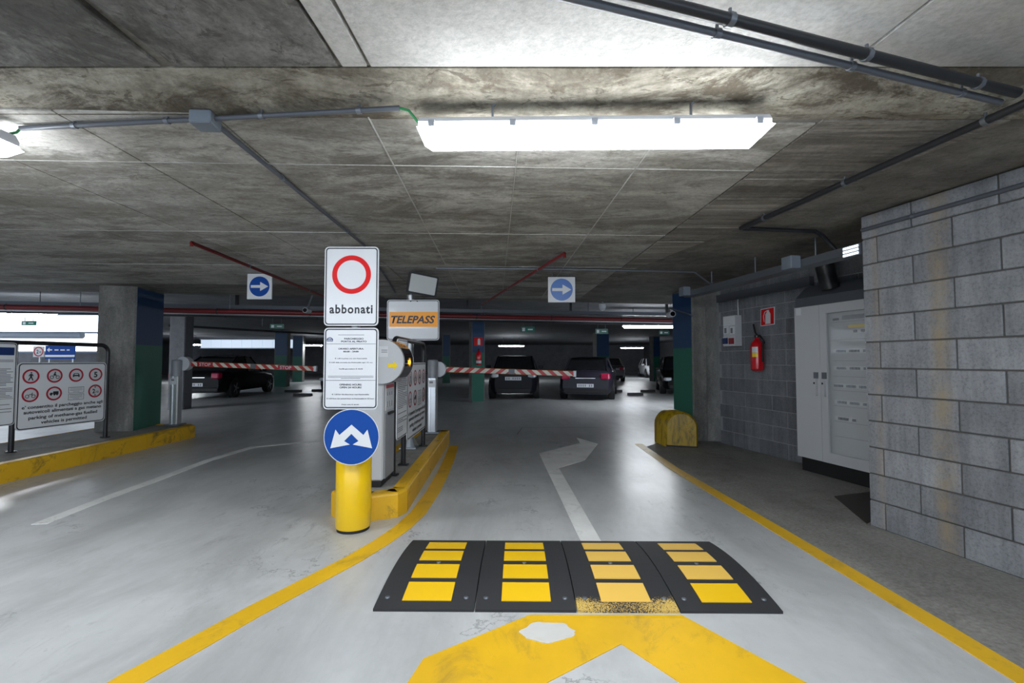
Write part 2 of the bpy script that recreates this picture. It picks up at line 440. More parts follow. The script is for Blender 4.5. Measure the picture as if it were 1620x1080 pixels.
# --- ceiling over the gates: slab, panels with joints, board strip
E0, E1 = P(372, 467, ZC), P(930, 479, ZC)
ed = (E1 - E0).normalized()
EA, EB = E0 - ed * 9, E0 + ed * 15
ceil = MB().slab([(EA.x, 2.08), (9, 2.08), (EB.x, EB.y), (EA.x, EA.y)], ZC + .008, ZF + .3).build('ceiling', 'slab_concrete')
struct(ceil)
yaw = R(2.0); CXd = Vector((math.cos(yaw), math.sin(yaw), 0)); CYd = Vector((-math.sin(yaw), math.cos(yaw), 0))
cfr = Fr((0, 0, ZC), CXd, CYd)
PX0, PW, PY0, PD = .115, .705, 2.68, 1.445    # seam grid of the panels
def beyond(p): return (p - E0).dot(Vector((-ed.y, ed.x, 0))) > 0
protos = {}
for j in range(-1, 5):
    for i in range(-14, 2):
        a, b2 = PX0 + i * PW, PY0 + j * PD
        y0 = b2; y1 = b2 + PD
        if j == -1: y0 = 2.13
        c = cfr.pt(a + PW / 2, (y0 + y1) / 2)
        if any(beyond(cfr.pt(u, y1)) for u in (a, a + PW)):
            continue
        key = round(y1 - y0, 3)
        if key not in protos: protos[key] = MB().box((0, 0, .006), (PW - .007, key - .006, .012), 0, .002).mesh('panel', 'panel_concrete')
        o = bpy.data.objects.new('panel', protos[key]); COL.objects.link(o); o.parent = ceil
        o.location = c + Vector((0, 0, random.uniform(-.002, .0015))); o.rotation_euler = (0, 0, yaw)
# pale fins of grout along some joints
for i in range(-1, 2):
    a = PX0 + i * PW; MB().poly(cfr, [(a - .003, 2.14), (a + .003, 2.14), (a + .004, 8.2), (a - .004, 8.2)], -.004, .01).build('grout_fin', 'pale_concrete', ceil)
for j in range(0, 3):
    b2 = PY0 + j * PD; MB().poly(cfr, [(-7, b2 - .004), (PX0 + 2 * PW, b2 - .004), (PX0 + 2 * PW, b2 + .004), (-7, b2 + .004)], -.003, .01).build('grout_fin', 'pale_concrete', ceil)
# board-marked strip between the panels and the wall line
x_edge = PX0 + 2 * PW
q0 = P(1170, 360, ZC); qd = GY
for k in range(46):
    y0 = 2.10 + k * .118; y1 = y0 + .114
    a0, a1 = cfr.pt(x_edge + .01, y0), cfr.pt(x_edge + .01, y1)
    def on_line(yy): return q0 + qd * ((yy - q0.y) / qd.y)
    b0, b1 = on_line(a0.y), on_line(a1.y)
    if b0.x - a0.x < .05 or b1.x - a1.x < .02: break
    z = random.uniform(-.004, .001)
    MB().slab([a0, b0, b1, a1], ZC + z, ZC + .01).build('board', 'board_concrete', ceil)
# --- haunch and the slab overhead
hy0, hy1, hz = 1.86, 2.09, 2.45
hp = [(hy0, hz), (hy1 - .09, ZC + .022), (hy1, ZC - .002), (hy1 + .05, ZC), (hy1 + .05, ZF), (hy0, ZF)]
hfr = Fr((-10, 0, 0), EY, UP)
struct(MB().poly(hfr, hp, 0, 19, False).build('ceiling_haunch', 'haunch_concrete'))
near = struct(MB().slab([(-10, -7), (9, -7), (9, 1.86), (-10, 1.86)], 2.46, ZF + .3).build('ceiling_slab', 'slab_concrete'))
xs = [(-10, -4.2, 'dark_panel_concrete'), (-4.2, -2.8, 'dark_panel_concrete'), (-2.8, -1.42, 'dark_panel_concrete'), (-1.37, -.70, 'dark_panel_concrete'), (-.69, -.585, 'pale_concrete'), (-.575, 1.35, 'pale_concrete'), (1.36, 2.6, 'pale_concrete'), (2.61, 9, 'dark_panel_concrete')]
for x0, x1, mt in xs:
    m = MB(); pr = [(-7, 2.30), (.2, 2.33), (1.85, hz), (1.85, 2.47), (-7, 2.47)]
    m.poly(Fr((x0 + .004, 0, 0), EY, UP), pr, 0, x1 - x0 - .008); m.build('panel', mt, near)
# --- hall beyond
struct(MB().slab([(-34, 2), (16, 2), (16, 48), (-34, 48)], ZF + .3, ZF + .4).build('ceiling_hall_top', 'far_concrete'))
hall = MB()
far_pts = [EA + Vector((-25, -6, 0)), EA, EB, EB + ed * 2, (16, 48), (-34, 48)]
struct(hall.slab(far_pts, ZF, ZF + .08).build('ceiling_hall', 'far_concrete'))
struct(MB().box((-9, 44, 1.4), (52, .3, 2.8)).build('wall_back', 'far_concrete'))
struct(MB().box((12.5, 27, 1.4), (.3, 36, 2.8)).build('wall_far_right', 'far_concrete'))
struct(MB().box((-31, 18, 1.4), (.3, 50, 2.8)).build('wall_far_left', 'far_concrete'))
struct(MB().box((-10.2, -1.5, 1.3), (.2, 9, 2.6)).build('wall_left', 'slab_concrete'))
# --- daylit window band behind the left boards
wy = 14.5
winwall = MB(); winwall.box((-20.7, wy + .1, .75), (17, .2, 1.5)); struct(winwall.build('wall_window', 'far_concrete'))
win = MB()
for zz in (1.52, 2.12, 2.68): win.box((-20.7, wy, zz), (17, .12, .05))
wf = struct(win.build('window_1', 'duct_grey'))
pm = MB().box((0, 0, 0), (.665, .02, .54), 0, .004).mesh('pane', 'daylight_pane')
for i in range(25):
    for zz in (1.82, 2.40):
        o = bpy.data.objects.new('pane', pm); COL.objects.link(o); o.parent = wf; o.location = (-28.85 + i * .68, wy, zz)

glow_strip = MB()  # added glowing strip standing in for the pale lit ceiling of the hall
for zz in (2.06, 2.66): glow_strip.box((-17.6, 31, zz), (6.2, .1, .05))
glow_root = struct(glow_strip.build('lit_ceiling_strip', 'duct_grey'))
pm2 = MB().box((0, 0, 0), (.665, .02, .54), 0, .004).mesh('pane', 'lit_ceiling_glow')
for i in range(9):
    o = bpy.data.objects.new('pane', pm2); COL.objects.link(o); o.parent = glow_root; o.location = (-20.3 + i * .68, 31, 2.36)
# --- concrete block walls
BD = Vector((-GY.x, -GY.y, 0)) * 1.0          # along the walls towards the camera
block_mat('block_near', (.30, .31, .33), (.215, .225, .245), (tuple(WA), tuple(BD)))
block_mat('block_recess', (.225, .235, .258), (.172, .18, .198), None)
BH = .2
def block_wall(name, foot, length, off_even, off_odd, mat, mortar, top, depth, back, ch):
    n = -GX                                   # faces the lane
    core = MB(); fr = Fr(foot, BD, UP)        # normal = BD x UP
    sgn = 1 if fr.n.dot(n) > 0 else -1
    core.poly(fr, [(0.006, 0), (length, 0), (length, top), (0.006, top)], -sgn * back, -sgn * ch)
    wob = struct(core.build(name, mortar))
    rz = math.atan2(BD.y, BD.x); cache = {}
    row = 0; z = 0
    while z < top - .03:
        hgt = min(BH, top - z)
        t = (off_even if row % 2 == 0 else off_odd) - .5
        while t < length:
            a, b = max(t, 0), min(t + .5, length)
            if b - a > .05:
                key = (round(b - a, 3), round(hgt, 3))
                if key not in cache: cache[key] = MB().box((0, 0, 0), (key[0] - .010, depth, key[1] - .010), 0, .004).mesh('block', mat)
                o = bpy.data.objects.new('block', cache[key]); COL.objects.link(o); o.parent = wob
                o.location = fr.pt((a + b) / 2, z + hgt / 2, sgn * (-depth / 2 + random.uniform(-.002, .002))); o.rotation_euler = (0, 0, rz)
            t += .5
        z += hgt; row += 1
    return wob
block_wall('wall_right', WA, 4.2, .12, .37, 'block_near', 'mortar_dark', ZC, .06, 1.28, .012)
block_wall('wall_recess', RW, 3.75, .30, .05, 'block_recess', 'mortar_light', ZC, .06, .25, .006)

# --- pillars
def pillar(name, corner, wx, wy_, h, painted, mat='pillar_concrete', split=1.5, z0=0):
    # corner = the near corner at the side that is painted; sides run along GX and GY
    fr = Fr((corner.x, corner.y, 0), GX, GY)
    xs_ = (-wx, 0) if painted in ('right',) else (0, wx)
    m = MB(); pts = [(xs_[0], 0), (xs_[1], 0), (xs_[1], wy_), (xs_[0], wy_)]
    e = .02; pp = []
    for (a, b), (s1, s2) in zip(pts, ((1, 1), (-1, 1), (-1, -1), (1, -1))): pp += ([(a, b + s2 * e), (a + s1 * e, b)] if s1 * s2 > 0 else [(a + s1 * e, b), (a, b + s2 * e)])
    m.poly(fr, pp, z0, h); o = struct(m.build(name, mat))
    t = .004
    if painted is None: return o
    for zz0, zz1, mt, nm in ((z0 + .01, split, 'green_wall_paint', 'green_paint'), (split, h - .03, 'blue_wall_paint', 'blue_paint')):
        k = MB()
        if painted == 'right': k.poly(fr, [(0, e), (t, e), (t, wy_ - e), (0, wy_ - e)], zz0, zz1)
        elif painted == 'left': k.poly(fr, [(0, e), (-t, e), (-t, wy_ - e), (0, wy_ - e)], zz0, zz1)
        else: k.poly(fr, [(xs_[0] + e, 0), (xs_[1] - e, 0), (xs_[1] - e, -t), (xs_[0] + e, -t)], zz0, zz1)
        k.build(nm, mt, o)
    return o
ISL = .2
PL = P(209, 681, ISL)
pillar('pillar_left', PL, .50, .85, ZC + .02, 'right', z0=0)
PR = P(1098, 698, 0)
pillar('pillar_right', PR, .26, .56, ZC + .02, 'left', split=1.46)
# narrow return between pillar and recessed wall
pr2 = MB(); fr = Fr((PR.x, PR.y, 0), GX, GY); pr2.poly(fr, [(.22, .05), (.6, .05), (.6, .5), (.22, .5)], 0, ZC); struct(pr2.build('wall_return', 'pillar_concrete'))
p3 = P(746, 636); pillar('pillar_hall', p3, .40, .60, ZF, 'front')
def far_pillar(px0, px1, py, wy_=.5, painted='front'):
    c = P(px0, py); wd = (px1 - px0) / F * c.y
    return pillar('pillar_hall', c, wd, wy_, ZF, painted)
far_pillar(433, 452, 612, .6); far_pillar(462, 477, 604, .6); far_pillar(944, 966, 608, .5); far_pillar(1034, 1046, 603, .5)
far_pillar(700, 712, 606, .5)
dk = D(266, 600, 12.0); pillar('pillar_hall', Vector((dk.x, dk.y, 0)), .36, .5, ZF, None, mat='far_concrete')

# ================================================================== floor markings (paint films 2-4 mm thick)
def paint(name, pts, mat, label, cat, h=.003, group=None):
    return tag(MB().slab(pts, 0, h).build(name, mat), label, cat, group)
def offset_path(path, wd):
    L = []; Rr = []
    for i, p in enumerate(path):
        d = (path[min(i + 1, len(path) - 1)] - path[max(i - 1, 0)]); d.z = 0; d.normalize(); nn = Vector((-d.y, d.x, 0))
        L.append(p + nn * wd / 2); Rr.append(p - nn * wd / 2)
    return L + Rr[::-1]
def line(name, path, wd, mat, label, h=.003):
    o = offset_path(path, wd); n = len(path); m = MB()
    vs = [Vector((p.x, p.y, z)) for z in (0, h) for p in o]; N = len(o)
    fs = [(N + i, N + N - 1 - i, N + N - 2 - i, N + i + 1) for i in range(n - 1)] + [(i, (i + 1) % N, N + (i + 1) % N, N + i) for i in range(N)]
    m.add(vs, [f[::-1] if k < n - 1 else f[::-1] for k, f in enumerate(fs)])
    return tag(m.build(name, mat), label, 'floor marking')
ye = P(190, 1080) - (P(330, 990) - P(190, 1080)).normalized() * .9
line('yellow_floor_line', [ye, P(205, 1076), P(300, 1024), P(400, 968), P(480, 926), P(560, 884), P(603, 858), P(636, 835), P(662, 811), P(685, 778), P(700, 750), P(710, 728), P(718, 705)], .135, 'yellow_floor_paint', 'curved yellow line on the floor sweeping round the ticket machine island')
ln = [P(1010, 702), P(1066, 741), P(1200, 820), P(1330, 897), P(1480, 987), P(1600, 1061)]
line('yellow_floor_line', ln + [ln[-1] + (ln[-1] - ln[-2]).normalized() * 3], .115, 'yellow_floor_paint', 'straight yellow line on the floor beside the block wall')
line('white_floor_line', [P(62, 829), P(165, 789), P(250, 758), P(330, 728), P(400, 707), P(440, 703), P(505, 697)], .115, 'white_floor_paint', 'long white line on the floor of the lane beside the ticket machine island')
px = lambda *q: [P(a, b) for a, b in q]
paint('white_floor_arrow', px((921, 861), (954, 861), (884, 740), (925, 728), (932, 720), (946, 702), (912, 692), (918, 701), (905, 704), (853, 717)), 'white_floor_paint', 'worn white bent arrow painted on the floor beyond the speed bump', 'floor marking')
a0 = px((838, 973), (1078, 973), (1260, 1072)); lo = P(670, 1042)
chev = [a0[0], a0[1], a0[2], a0[2] + (a0[2] - a0[1]).normalized() * .25]
inner_r = P(983, 1019) + (P(1075, 1080) - P(983, 1019)).normalized() * 1.0
inner_l = P(983, 1019) + (P(866, 1080) - P(983, 1019)).normalized() * .75
out_l = P(645, 1080) + (P(645, 1080) - lo).normalized() * .35
chev = [a0[0], a0[1], a0[2], a0[2] + (a0[2] - a0[1]).normalized() * .55, inner_r, P(983, 1019), inner_l, out_l, lo]
paint('yellow_floor_chevron', chev, 'yellow_floor_paint', 'large yellow chevron painted on the floor touching the speed bump', 'floor marking')
bl = [P(866 + (42 + 3.5 * math.sin(a * .9) + random.uniform(-1, 1)) * math.cos(a * math.pi / 22), 1001 + (16 + 1.6 * math.sin(a * .7) + random.uniform(-.5, .5)) * math.sin(a * math.pi / 22)) for a in range(44)]
paint('pale_patch', bl, 'bare_patch', 'pale filler patch on the yellow floor chevron', 'floor patch', .005)
# induction loop cut
lp = px((818, 687), (826, 676), (944, 676), (943, 686), (818, 687), (715, 699))
line('sensor_loop', lp[:3], .02, 'print_grey', 'thin dark sensor loop cut into the floor past the white arrow', .0015)
bpy.data.objects['sensor_loop']['category'] = 'floor cut'

# ================================================================== speed bump: four bolted modules
fl, frr = P(589, 967), P(1240, 971)
bx = (frr - fl); BL = bx.length; bx.normalize(); by = Vector((-bx.y, bx.x, 0)); MW = BL / 4; DEP = .90
sb = thing('speed_bump', 'black rubber speed bump with yellow reflective panels', 'speed bump', fl, math.atan2(bx.y, bx.x))
def bz(f): return .013 + .037 * math.sin(math.pi * min(max(f, 0), 1)) ** .9
for i in range(4):
    o = bpy.data.objects.new('module', None)
    M = MB(); n = 14; fr = Fr(fl + bx * (MW * i + .003), by, UP); pts = [(0, 0)] + [(DEP * k / n, bz(k / n)) for k in range(n + 1)] + [(DEP, 0)]
    M.poly(fr, pts, -0.0, MW - .006)          # normal by x up = bx
    me_parent = thing('module', '', '', fl + bx * MW * i, math.atan2(bx.y, bx.x)); bpy.data.objects.remove(o)
    base = RM[me_parent.name]; bpy.data.objects.remove(me_parent)
    me = M.mesh('module', 'rubber_speckled' if i == 2 else 'rubber', base.inverted())
    mo = bpy.data.objects.new('module', me); COL.objects.link(mo); mo.parent = sb; mo.location = (MW * i, 0, 0); RM[mo.name] = base
    for f0, f1 in ((.07, .25), (.30, .475), (.54, .71), (.765, .92)):
        m = MB(); k = 5; rows = [f0 + (f1 - f0) * j / k for j in range(k + 1)]
        vs = [fl + bx * (MW * i + MW * u) + by * DEP * f + UP * (bz(f) + .0035) for f in rows for u in (.26, .755)]
        vs += [p - UP * .005 for p in vs]; N = 2 * (k + 1)
        fs = [(2 * j, 2 * j + 1, 2 * j + 3, 2 * j + 2) for j in range(k)]
        rim = [2 * j for j in range(k + 1)] + [2 * j + 1 for j in range(k, -1, -1)]
        fs += [(rim[j], rim[(j + 1) % len(rim)], N + rim[(j + 1) % len(rim)], N + rim[j]) for j in range(len(rim))]
        m.add(vs, fs); m.build('reflective_panel', 'bump_yellow_worn' if i == 2 or (i == 3 and f0 > .2) else 'bump_yellow', mo)
    for u, f in ((.1, .10), (.9, .10), (.5, .508)):
        c = fl + bx * (MW * i + MW * u) + by * DEP * f
        MB().lathe((c.x, c.y, bz(f) - .002), [(.013, 0), (.013, .005), (.008, .007)], 10).build('screw', 'dark_galvanised', mo)

# ================================================================== traffic islands with kerbstones
def island(name, label, outline, runs, top_mat='island_concrete'):
    # outline: top polygon (inside of the kerbs); runs: polylines of kerb faces split into stones
    cen = sum(outline, Vector()) / len(outline); cen.z = 0
    t = thing(name, label, 'traffic island', cen)
    MB().slab([p + (cen - Vector((p.x, p.y, 0))).normalized() * .05 for p in outline], 0, ISL - .006).build('top', top_mat, t)
    for path, wd in runs:
        for (a, b) in zip(path[:-1], path[1:]):
            d = (b - a); L = d.length; d.normalize(); nn = Vector((-d.y, d.x, 0)); k = max(1, round(L / .95))
            for j in range(k):
                s0, s1 = a + d * (L * j / k + .003), a + d * (L * (j + 1) / k - .003)
                m = MB(); fr = Fr(s0, nn, UP)
                e = .022
                m.poly(fr, [(0, 0), (0, ISL - e), (e * .35, ISL - e * .35), (e, ISL), (wd, ISL), (wd, 0)], 0, -(s1 - s0).length if fr.n.dot(d) < 0 else (s1 - s0).length)
                m.build('kerbstone', 'yellow_kerb_paint', t)
    return t
# island carrying the ticket machine
A, B = P(640, 777, ISL), P(711, 680, ISL); Lf = P(524, 776, ISL); Fm = P(584, 784, ISL); Fl2 = P(540, 783, ISL)
for v in (A, B, Lf, Fm, Fl2): v.z = 0
lb = Vector((Lf.x + .03, B.y, 0))
A2 = A + (B - A).normalized() * .0
out = [Lf, Fl2, Fm, A + (Fm - A).normalized() * .06, A + (B - A).normalized() * .12, B, lb]
island('machine_island', 'raised island with yellow kerbs carrying the ticket machine', out, [([Lf, Fl2, Fm, A + (Fm - A).normalized() * .05, A + (B - A).normalized() * .1, B, lb, Lf], .12)])
# island with the painted pillar
K0, K1 = P(0, 766), P(318, 689)
kd = (K1 - K0).normalized(); K0 = K0 - kd * 3.2; kn = Vector((-kd.y, kd.x, 0))
out = [K0, K1 - kd * .15, K1 + kn * .15, K1 + kn * 1.35, K0 + kn * 1.35]
island('pillar_island', 'raised island with yellow kerbs around the blue and green pillar', out, [([K0, K1 - kd * .15, K1 + kn * .15, K1 + kn * 1.35], .12), ([K0 + kn * 1.33, K1 + kn * 1.33], .02)])

# ================================================================== bollard with the three signs
SY = 3.40
bc = P(557, 838); bc = Vector((bc.x, SY + .16, 0))
t = thing('sign_bollard', 'yellow bollard post carrying a round blue sign and two white panels', 'sign post', bc)
MB().lathe(bc, [(.118, 0), (.118, .022)], 28).build('base_ring', 'black', t)
ztop = D(557, 724, SY + .05).z
MB().lathe((bc.x, bc.y, .022), [(.122, 0), (.128, .012), (.128, ztop - .04), (.118, ztop - .022)], 36).build('bollard', 'yellow_plastic', t)
ztp = D(557, 392, SY).z
MB().tube([(bc.x, bc.y, ztop - .03), (bc.x, bc.y, ztp - .03)], .03, 14).build('pole', 'galvanised', t)
def rect_sign(name, x0, y0, x1, y1, Y, t, mat='white_sign', r=.03, border=True, thick=.012):
    c = D((x0 + x1) / 2, (y0 + y1) / 2, Y); wd = (x1 - x0) / F * Y; ht = (D(x0, y0, Y) - D(x0, y1, Y)).z
    fr = Fr(c, EX, UP)
    m = MB().poly(fr, rrect(wd, ht, r), -thick, 0); o = m.build(name, mat, t)
    if border: MB().band(fr, rrect(wd - .016, ht - .016, r - .006), rrect(wd - .032, ht - .032, r - .012), .0012).build('border', 'print_black', o)
    return o, fr, wd, ht
o, fr, wd, ht = rect_sign('no_entry_panel', 513, 390, 599, 515, SY, t)
o['label'] = 'white panel with a red ring reading abbonati'
MB().band(fr, circ(.142, 0, .085, 48), circ(.106, 0, .085, 48), .0014).build('red_ring', 'print_red', o)
text('lettering', 'abbonati', fr, 0, -.168, .315, .066, .0014, 'print_black', o, .028, 0, 1.14)
MB().box((bc.x, SY + .072, fr.o.z), (.08, .115, .04)).build('bracket', 'galvanised', o)
o, fr, wd, ht = rect_sign('tariff_panel', 512, 518, 598, 647, SY, t)
o['label'] = 'white panel with small opening hours print'
MB().box((bc.x, SY + .072, fr.o.z), (.08, .115, .04)).build('bracket', 'galvanised', o)
rows = [('PARCHEGGIO', .215, .140, .013, .012), ('PORTA AL PRATO', .195, .185, .013, .012), ('ORARIO APERTURA:', .142, .185, .012, .010), ('00:00 - 24:00', .122, .112, .012, .010),
        ('OPENING HOURS:', -.118, .162, .013, .010), ('OPEN 24 HOURS', -.138, .158, .013, .010)]
for s_, b_, w_, h_, bo in rows:
    text('lettering', s_, fr, .02 if b_ > .19 else 0, b_, w_, h_, .0014, 'print_black', o, .025)
for s_, b_, w_ in (('\u20ac 1,50 la prima ora non frazionabile', .071, .235), ('\u20ac 3,00 dalla seconda ora frazionabile ogni 1/2 ora', .042, .315), ('Tariffa giornaliera \u20ac 20,00', -.005, .175),
                   ('\u20ac 1.50 for the first hour non fractionable', -.188, .27), ('\u20ac 3.00 from the second hour on fractionable in 1/2 hour', -.218, .345), ('Daily rate \u20ac 20.00', -.262 + .0, .125)):
    text('lettering', s_, fr, 0, b_, w_, .0095, .0014, 'print_black', o, .022)
m = MB()
for b_, w_ in ((.241, .19), (-.058, .33), (-.067, .33), (-.075, .14), (-.281, .32)): m.flat(fr, [(-w_ / 2, b_), (w_ / 2, b_), (w_ / 2, b_ + .0035), (-w_ / 2, b_ + .0035)], .0014)
m.build('fine_print', 'print_grey', o)
for b_ in (.176, -.088): MB().flat(fr, [(-.18, b_), (.18, b_), (.18, b_ + .0025), (-.18, b_ + .0025)], .0014).build('rule', 'print_black', o)
lg = [(-.155 + .024 * math.cos(a), .202 + .024 * math.sin(a)) for a in [math.pi * k / 14 for k in range(15)]]
lgo = MB().flat(fr, lg, .0014).build('emblem', 'print_navy', o)
for dx in (-.011, 0, .011): MB().flat(fr, [(-.1565 + dx * .5, .222), (-.1535 + dx * .5, .222), (-.153 + dx * 1.2, .203), (-.157 + dx * 1.2, .203)], .0020).build('emblem_ray', 'print_white', o)
MB().flat(fr, [(-.178, .195), (-.132, .195), (-.132, .199), (-.178, .199)], .0014).build('emblem_base', 'print_navy', o)
c = D(556, 691, SY - .02); fr = Fr(c, EX, UP); r_ = 43.5 / F * SY
o = MB().poly(fr, circ(r_, seg=56), -.012, 0, True).build('round_sign', 'print_white', t); o['label'] = 'round blue sign with two white arrows pointing down and outwards'
MB().poly(fr, circ(r_ - .0055, seg=56), 0, .0012).build('blue_face', 'print_blue', o)
s_ = r_ / .195
def mir(pts): return pts + [(-a, b) for a, b in pts[::-1]]
half = [(0, .088), (.093, .005), (.114, .047), (.147, -.080), (.012, -.055), (.046, -.036), (0, .012)]
half = [(0, .086), (.084, .014), (.112, .052), (.146, -.078), (.010, -.052), (.050, -.028), (0, .022)]
for sg in (1, -1):
    MB().flat(fr, [(sg * a * s_, b * s_) for a, b in half], .0022).build('arrow', 'print_white', o)
MB().box((bc.x, SY + .062, c.z + .05), (.06, .13, .04)).build('bracket', 'galvanised', o)

# ================================================================== ticket machine
mx0, mx1, my0, my1 = -1.40, -1.085, 3.96, 4.33
t = thing('ticket_machine', 'grey ticket machine column with a rounded head on the kerbed island', 'ticket machine', ((mx0 + mx1) / 2, (my0 + my1) / 2, ISL))
cx, cy = (mx0 + mx1) / 2, (my0 + my1) / 2
MB().box((cx, cy, ISL + .025), (mx1 - mx0 - .03, my1 - my0 - .03, .05)).build('plinth', 'black', t)
zb = 1.075
bd = MB().box((cx, cy, (ISL + .05 + zb) / 2), (mx1 - mx0, my1 - my0, zb - ISL - .05), 0, .012).build('body', 'machine_grey', t)
MB().box((mx1 + .002, cy + .02, ISL + .33), (.006, my1 - my0 - .08, .55)).build('service_door', 'machine_dark', t)
lb_ = MB().box((mx1 + .002, cy + .01, .94), (.006, .26, .22)).build('instruction_label', 'white_sign', t)
MB().box((mx1 + .006, cy + .01, 1.035), (.002, .26, .03)).build('header_strip', 'print_dark_red', lb_)
for i in range(3):
    for j in range(2): MB().box((mx1 + .006, cy - .07 + .07 * i, .97 - .09 * j), (.002, .02, .03 + .02 * j)).build('pictogram', 'print_grey', lb_)
MB().box((mx1 + .012, cy + .02, .80), (.02, .16, .02)).build('ticket_slot', 'black', t)
# head: a D profile bulging over the lane
hz0, hz1 = 1.065, 1.435; hc = (hz0 + hz1) / 2; hr = (hz1 - hz0) / 2
prof = [(mx0, hz0), (mx1 + .0, hz0)] + [(mx1 + .175 * math.sin(math.pi * k / 16), hc - hr * math.cos(math.pi * k / 16)) for k in range(1, 16)] + [(mx1, hz1), (mx0, hz1)]
hf = Fr((0, my0 - .03, 0), EX, UP)
hd = MB().poly(hf, prof, -(my1 - my0 + .03), 0, False).build('head', 'machine_grey', t)
rim = [(mx1 + .177 * math.sin(math.pi * k / 16), hc - (hr + .002) * math.cos(math.pi * k / 16)) for k in range(1, 16)]
m = MB(); vs = [Vector((a, yy, b)) for yy in (my0 + .01, my1 - .03) for a, b in rim]; n = len(rim)
m.add(vs, [(i, i + 1, n + i + 1, n + i) for i in range(n - 1)], True); m.build('display_glass', 'glass_black', hd)
ar = lambda s, cx_, cy_: [(cx_ - .5 * s, cy_ - .18 * s), (cx_ + .05 * s, cy_ - .18 * s), (cx_ + .05 * s, cy_ - .42 * s), (cx_ + .5 * s, cy_), (cx_ + .05 * s, cy_ + .42 * s), (cx_ + .05 * s, cy_ + .18 * s), (cx_ - .5 * s, cy_ + .18 * s)]
MB().flat(hf, ar(.085, D(623, 578, my0).x, D(623, 578, my0).z), .0015).build('arrow_sticker', 'print_yellow', hd)
dfr = Fr((mx1 + .1795, cy, hc - .005), EY, UP); MB().flat(dfr, ar(.10, 0, 0), .0).build('lit_arrow', 'display_arrow', hd)
lbx = D(606, 556, my0 - .03); MB().box((lbx.x, my0 - .031, lbx.z), (.09, .003, .09)).build('paper_label', 'white_sign', hd)
for b_ in (.012, -.004): MB().box((lbx.x + .012, my0 - .0335, lbx.z + b_), (.05, .001, .006)).build('print_line', 'print_grey', hd)

# ================================================================== barriers
def barrier(base, name, label, arm_label, a_from, a_to, stops):
    t = thing(name, label, 'barrier', base); b = Vector(base)
    MB().box((b.x, b.y, b.z + .01), (.22, .22, .02)).build('base_plate', 'dark_galvanised', t)
    prof = [(.066, -.05), (.066, .05), (.05, .066), (-.05, .066), (-.066, .05), (-.066, -.05), (-.05, -.066), (-.018, -.066), (-.018, -.052), (.018, -.052), (.018, -.066), (.05, -.066)]
    MB().poly(Fr(b, EX, EY), prof, .02, .80).build('post', 'aluminium', t)
    MB().box((b.x, b.y - .068, b.z + .72), (.11, .004, .11)).build('label_plate', 'white_sign', t)
    MB().box((b.x - .01, b.y - .071, b.z + .74), (.05, .002, .03)).build('label_print', 'print_grey', t)
    MB().lathe((b.x, b.y, b.z + .80), [(.074, 0), (.074, .25), (.066, .27), (.0, .275)], 24).build('head', 'machine_dark', t)
    dz = a_from.z - b.z
    m = MB().tube([(b.x + .075, b.y + .03, b.z + dz), (b.x + .075, b.y + .14, b.z + dz)], .115, 24); m.build('drive_disc', 'machine_grey', t)
    # arm
    d = (a_to - a_from); L = d.length; d.normalize(); up = d.cross(EY) * -1
    if up.z < 0: up = -up
    o = bpy.data.objects.new('arm', None)
    me = MB().box((L / 2, 0, 0), (L, .045, .082), 0, .008).mesh('arm', 'barrier_stripes' if stops else 'barrier_stripes_turned'); bpy.data.objects.remove(o)
    arm = bpy.data.objects.new('arm', me); COL.objects.link(arm); arm.parent = t
    arm.location = a_from - b; arm.rotation_euler = (0, -math.asin(d.z), math.atan2(d.y, d.x))
    RM[arm.name] = Matrix.Translation(a_from) @ Matrix.Rotation(math.atan2(d.y, d.x), 4, 'Z') @ Matrix.Rotation(-math.asin(d.z), 4, 'Y')
    A_ = RM[arm.name]
    def loc(x, y, z): return A_ @ Vector((x, y, z))
    m = MB(); m.add([loc(L + x, y, z) for x in (-.01, .03) for y in (-.028, .028) for z in (-.045, .045)], [(0, 1, 3, 2), (4, 6, 7, 5), (0, 4, 5, 1), (2, 3, 7, 6), (0, 2, 6, 4), (1, 5, 7, 3)]); m.build('end_cap', 'white_sign', arm)
    afr = Fr(loc(0, -.0235, 0), d, up)
    for f_ in stops:
        m = MB(); m.flat(afr, [(L * f_ - .13, -.036), (L * f_ + .13, -.036), (L * f_ + .13, .036), (L * f_ - .13, .036)], .001); q = m.build('stop_panel', 'print_dark_red', arm)
        text('lettering', 'STOP', afr, L * f_, 0, .19, .055, .002, 'print_white', arm, .01)
    m = MB(); m.flat(afr, [(L * .53 - .045, -.038), (L * .53 + .045, -.038), (L * .53 + .045, .038), (L * .53 - .045, .038)], .0015); m.build('joint_sleeve', 'conduit_grey', arm)
    return t
bl_ = P(277, 672, ISL)
yb = bl_.y + .09
barrier(bl_, 'barrier_gate', 'barrier post beside the blue and green pillar, STOP lettering on its arm', '', D(293, 575, yb), D(498, 583, yb), (.16, .78))
br_ = P(684, 684, ISL)
yb = br_.y + .09
barrier(br_, 'barrier_gate', 'barrier post behind the ticket machine, plain striped arm', '', D(698, 584, yb), D(908, 591, yb), ())

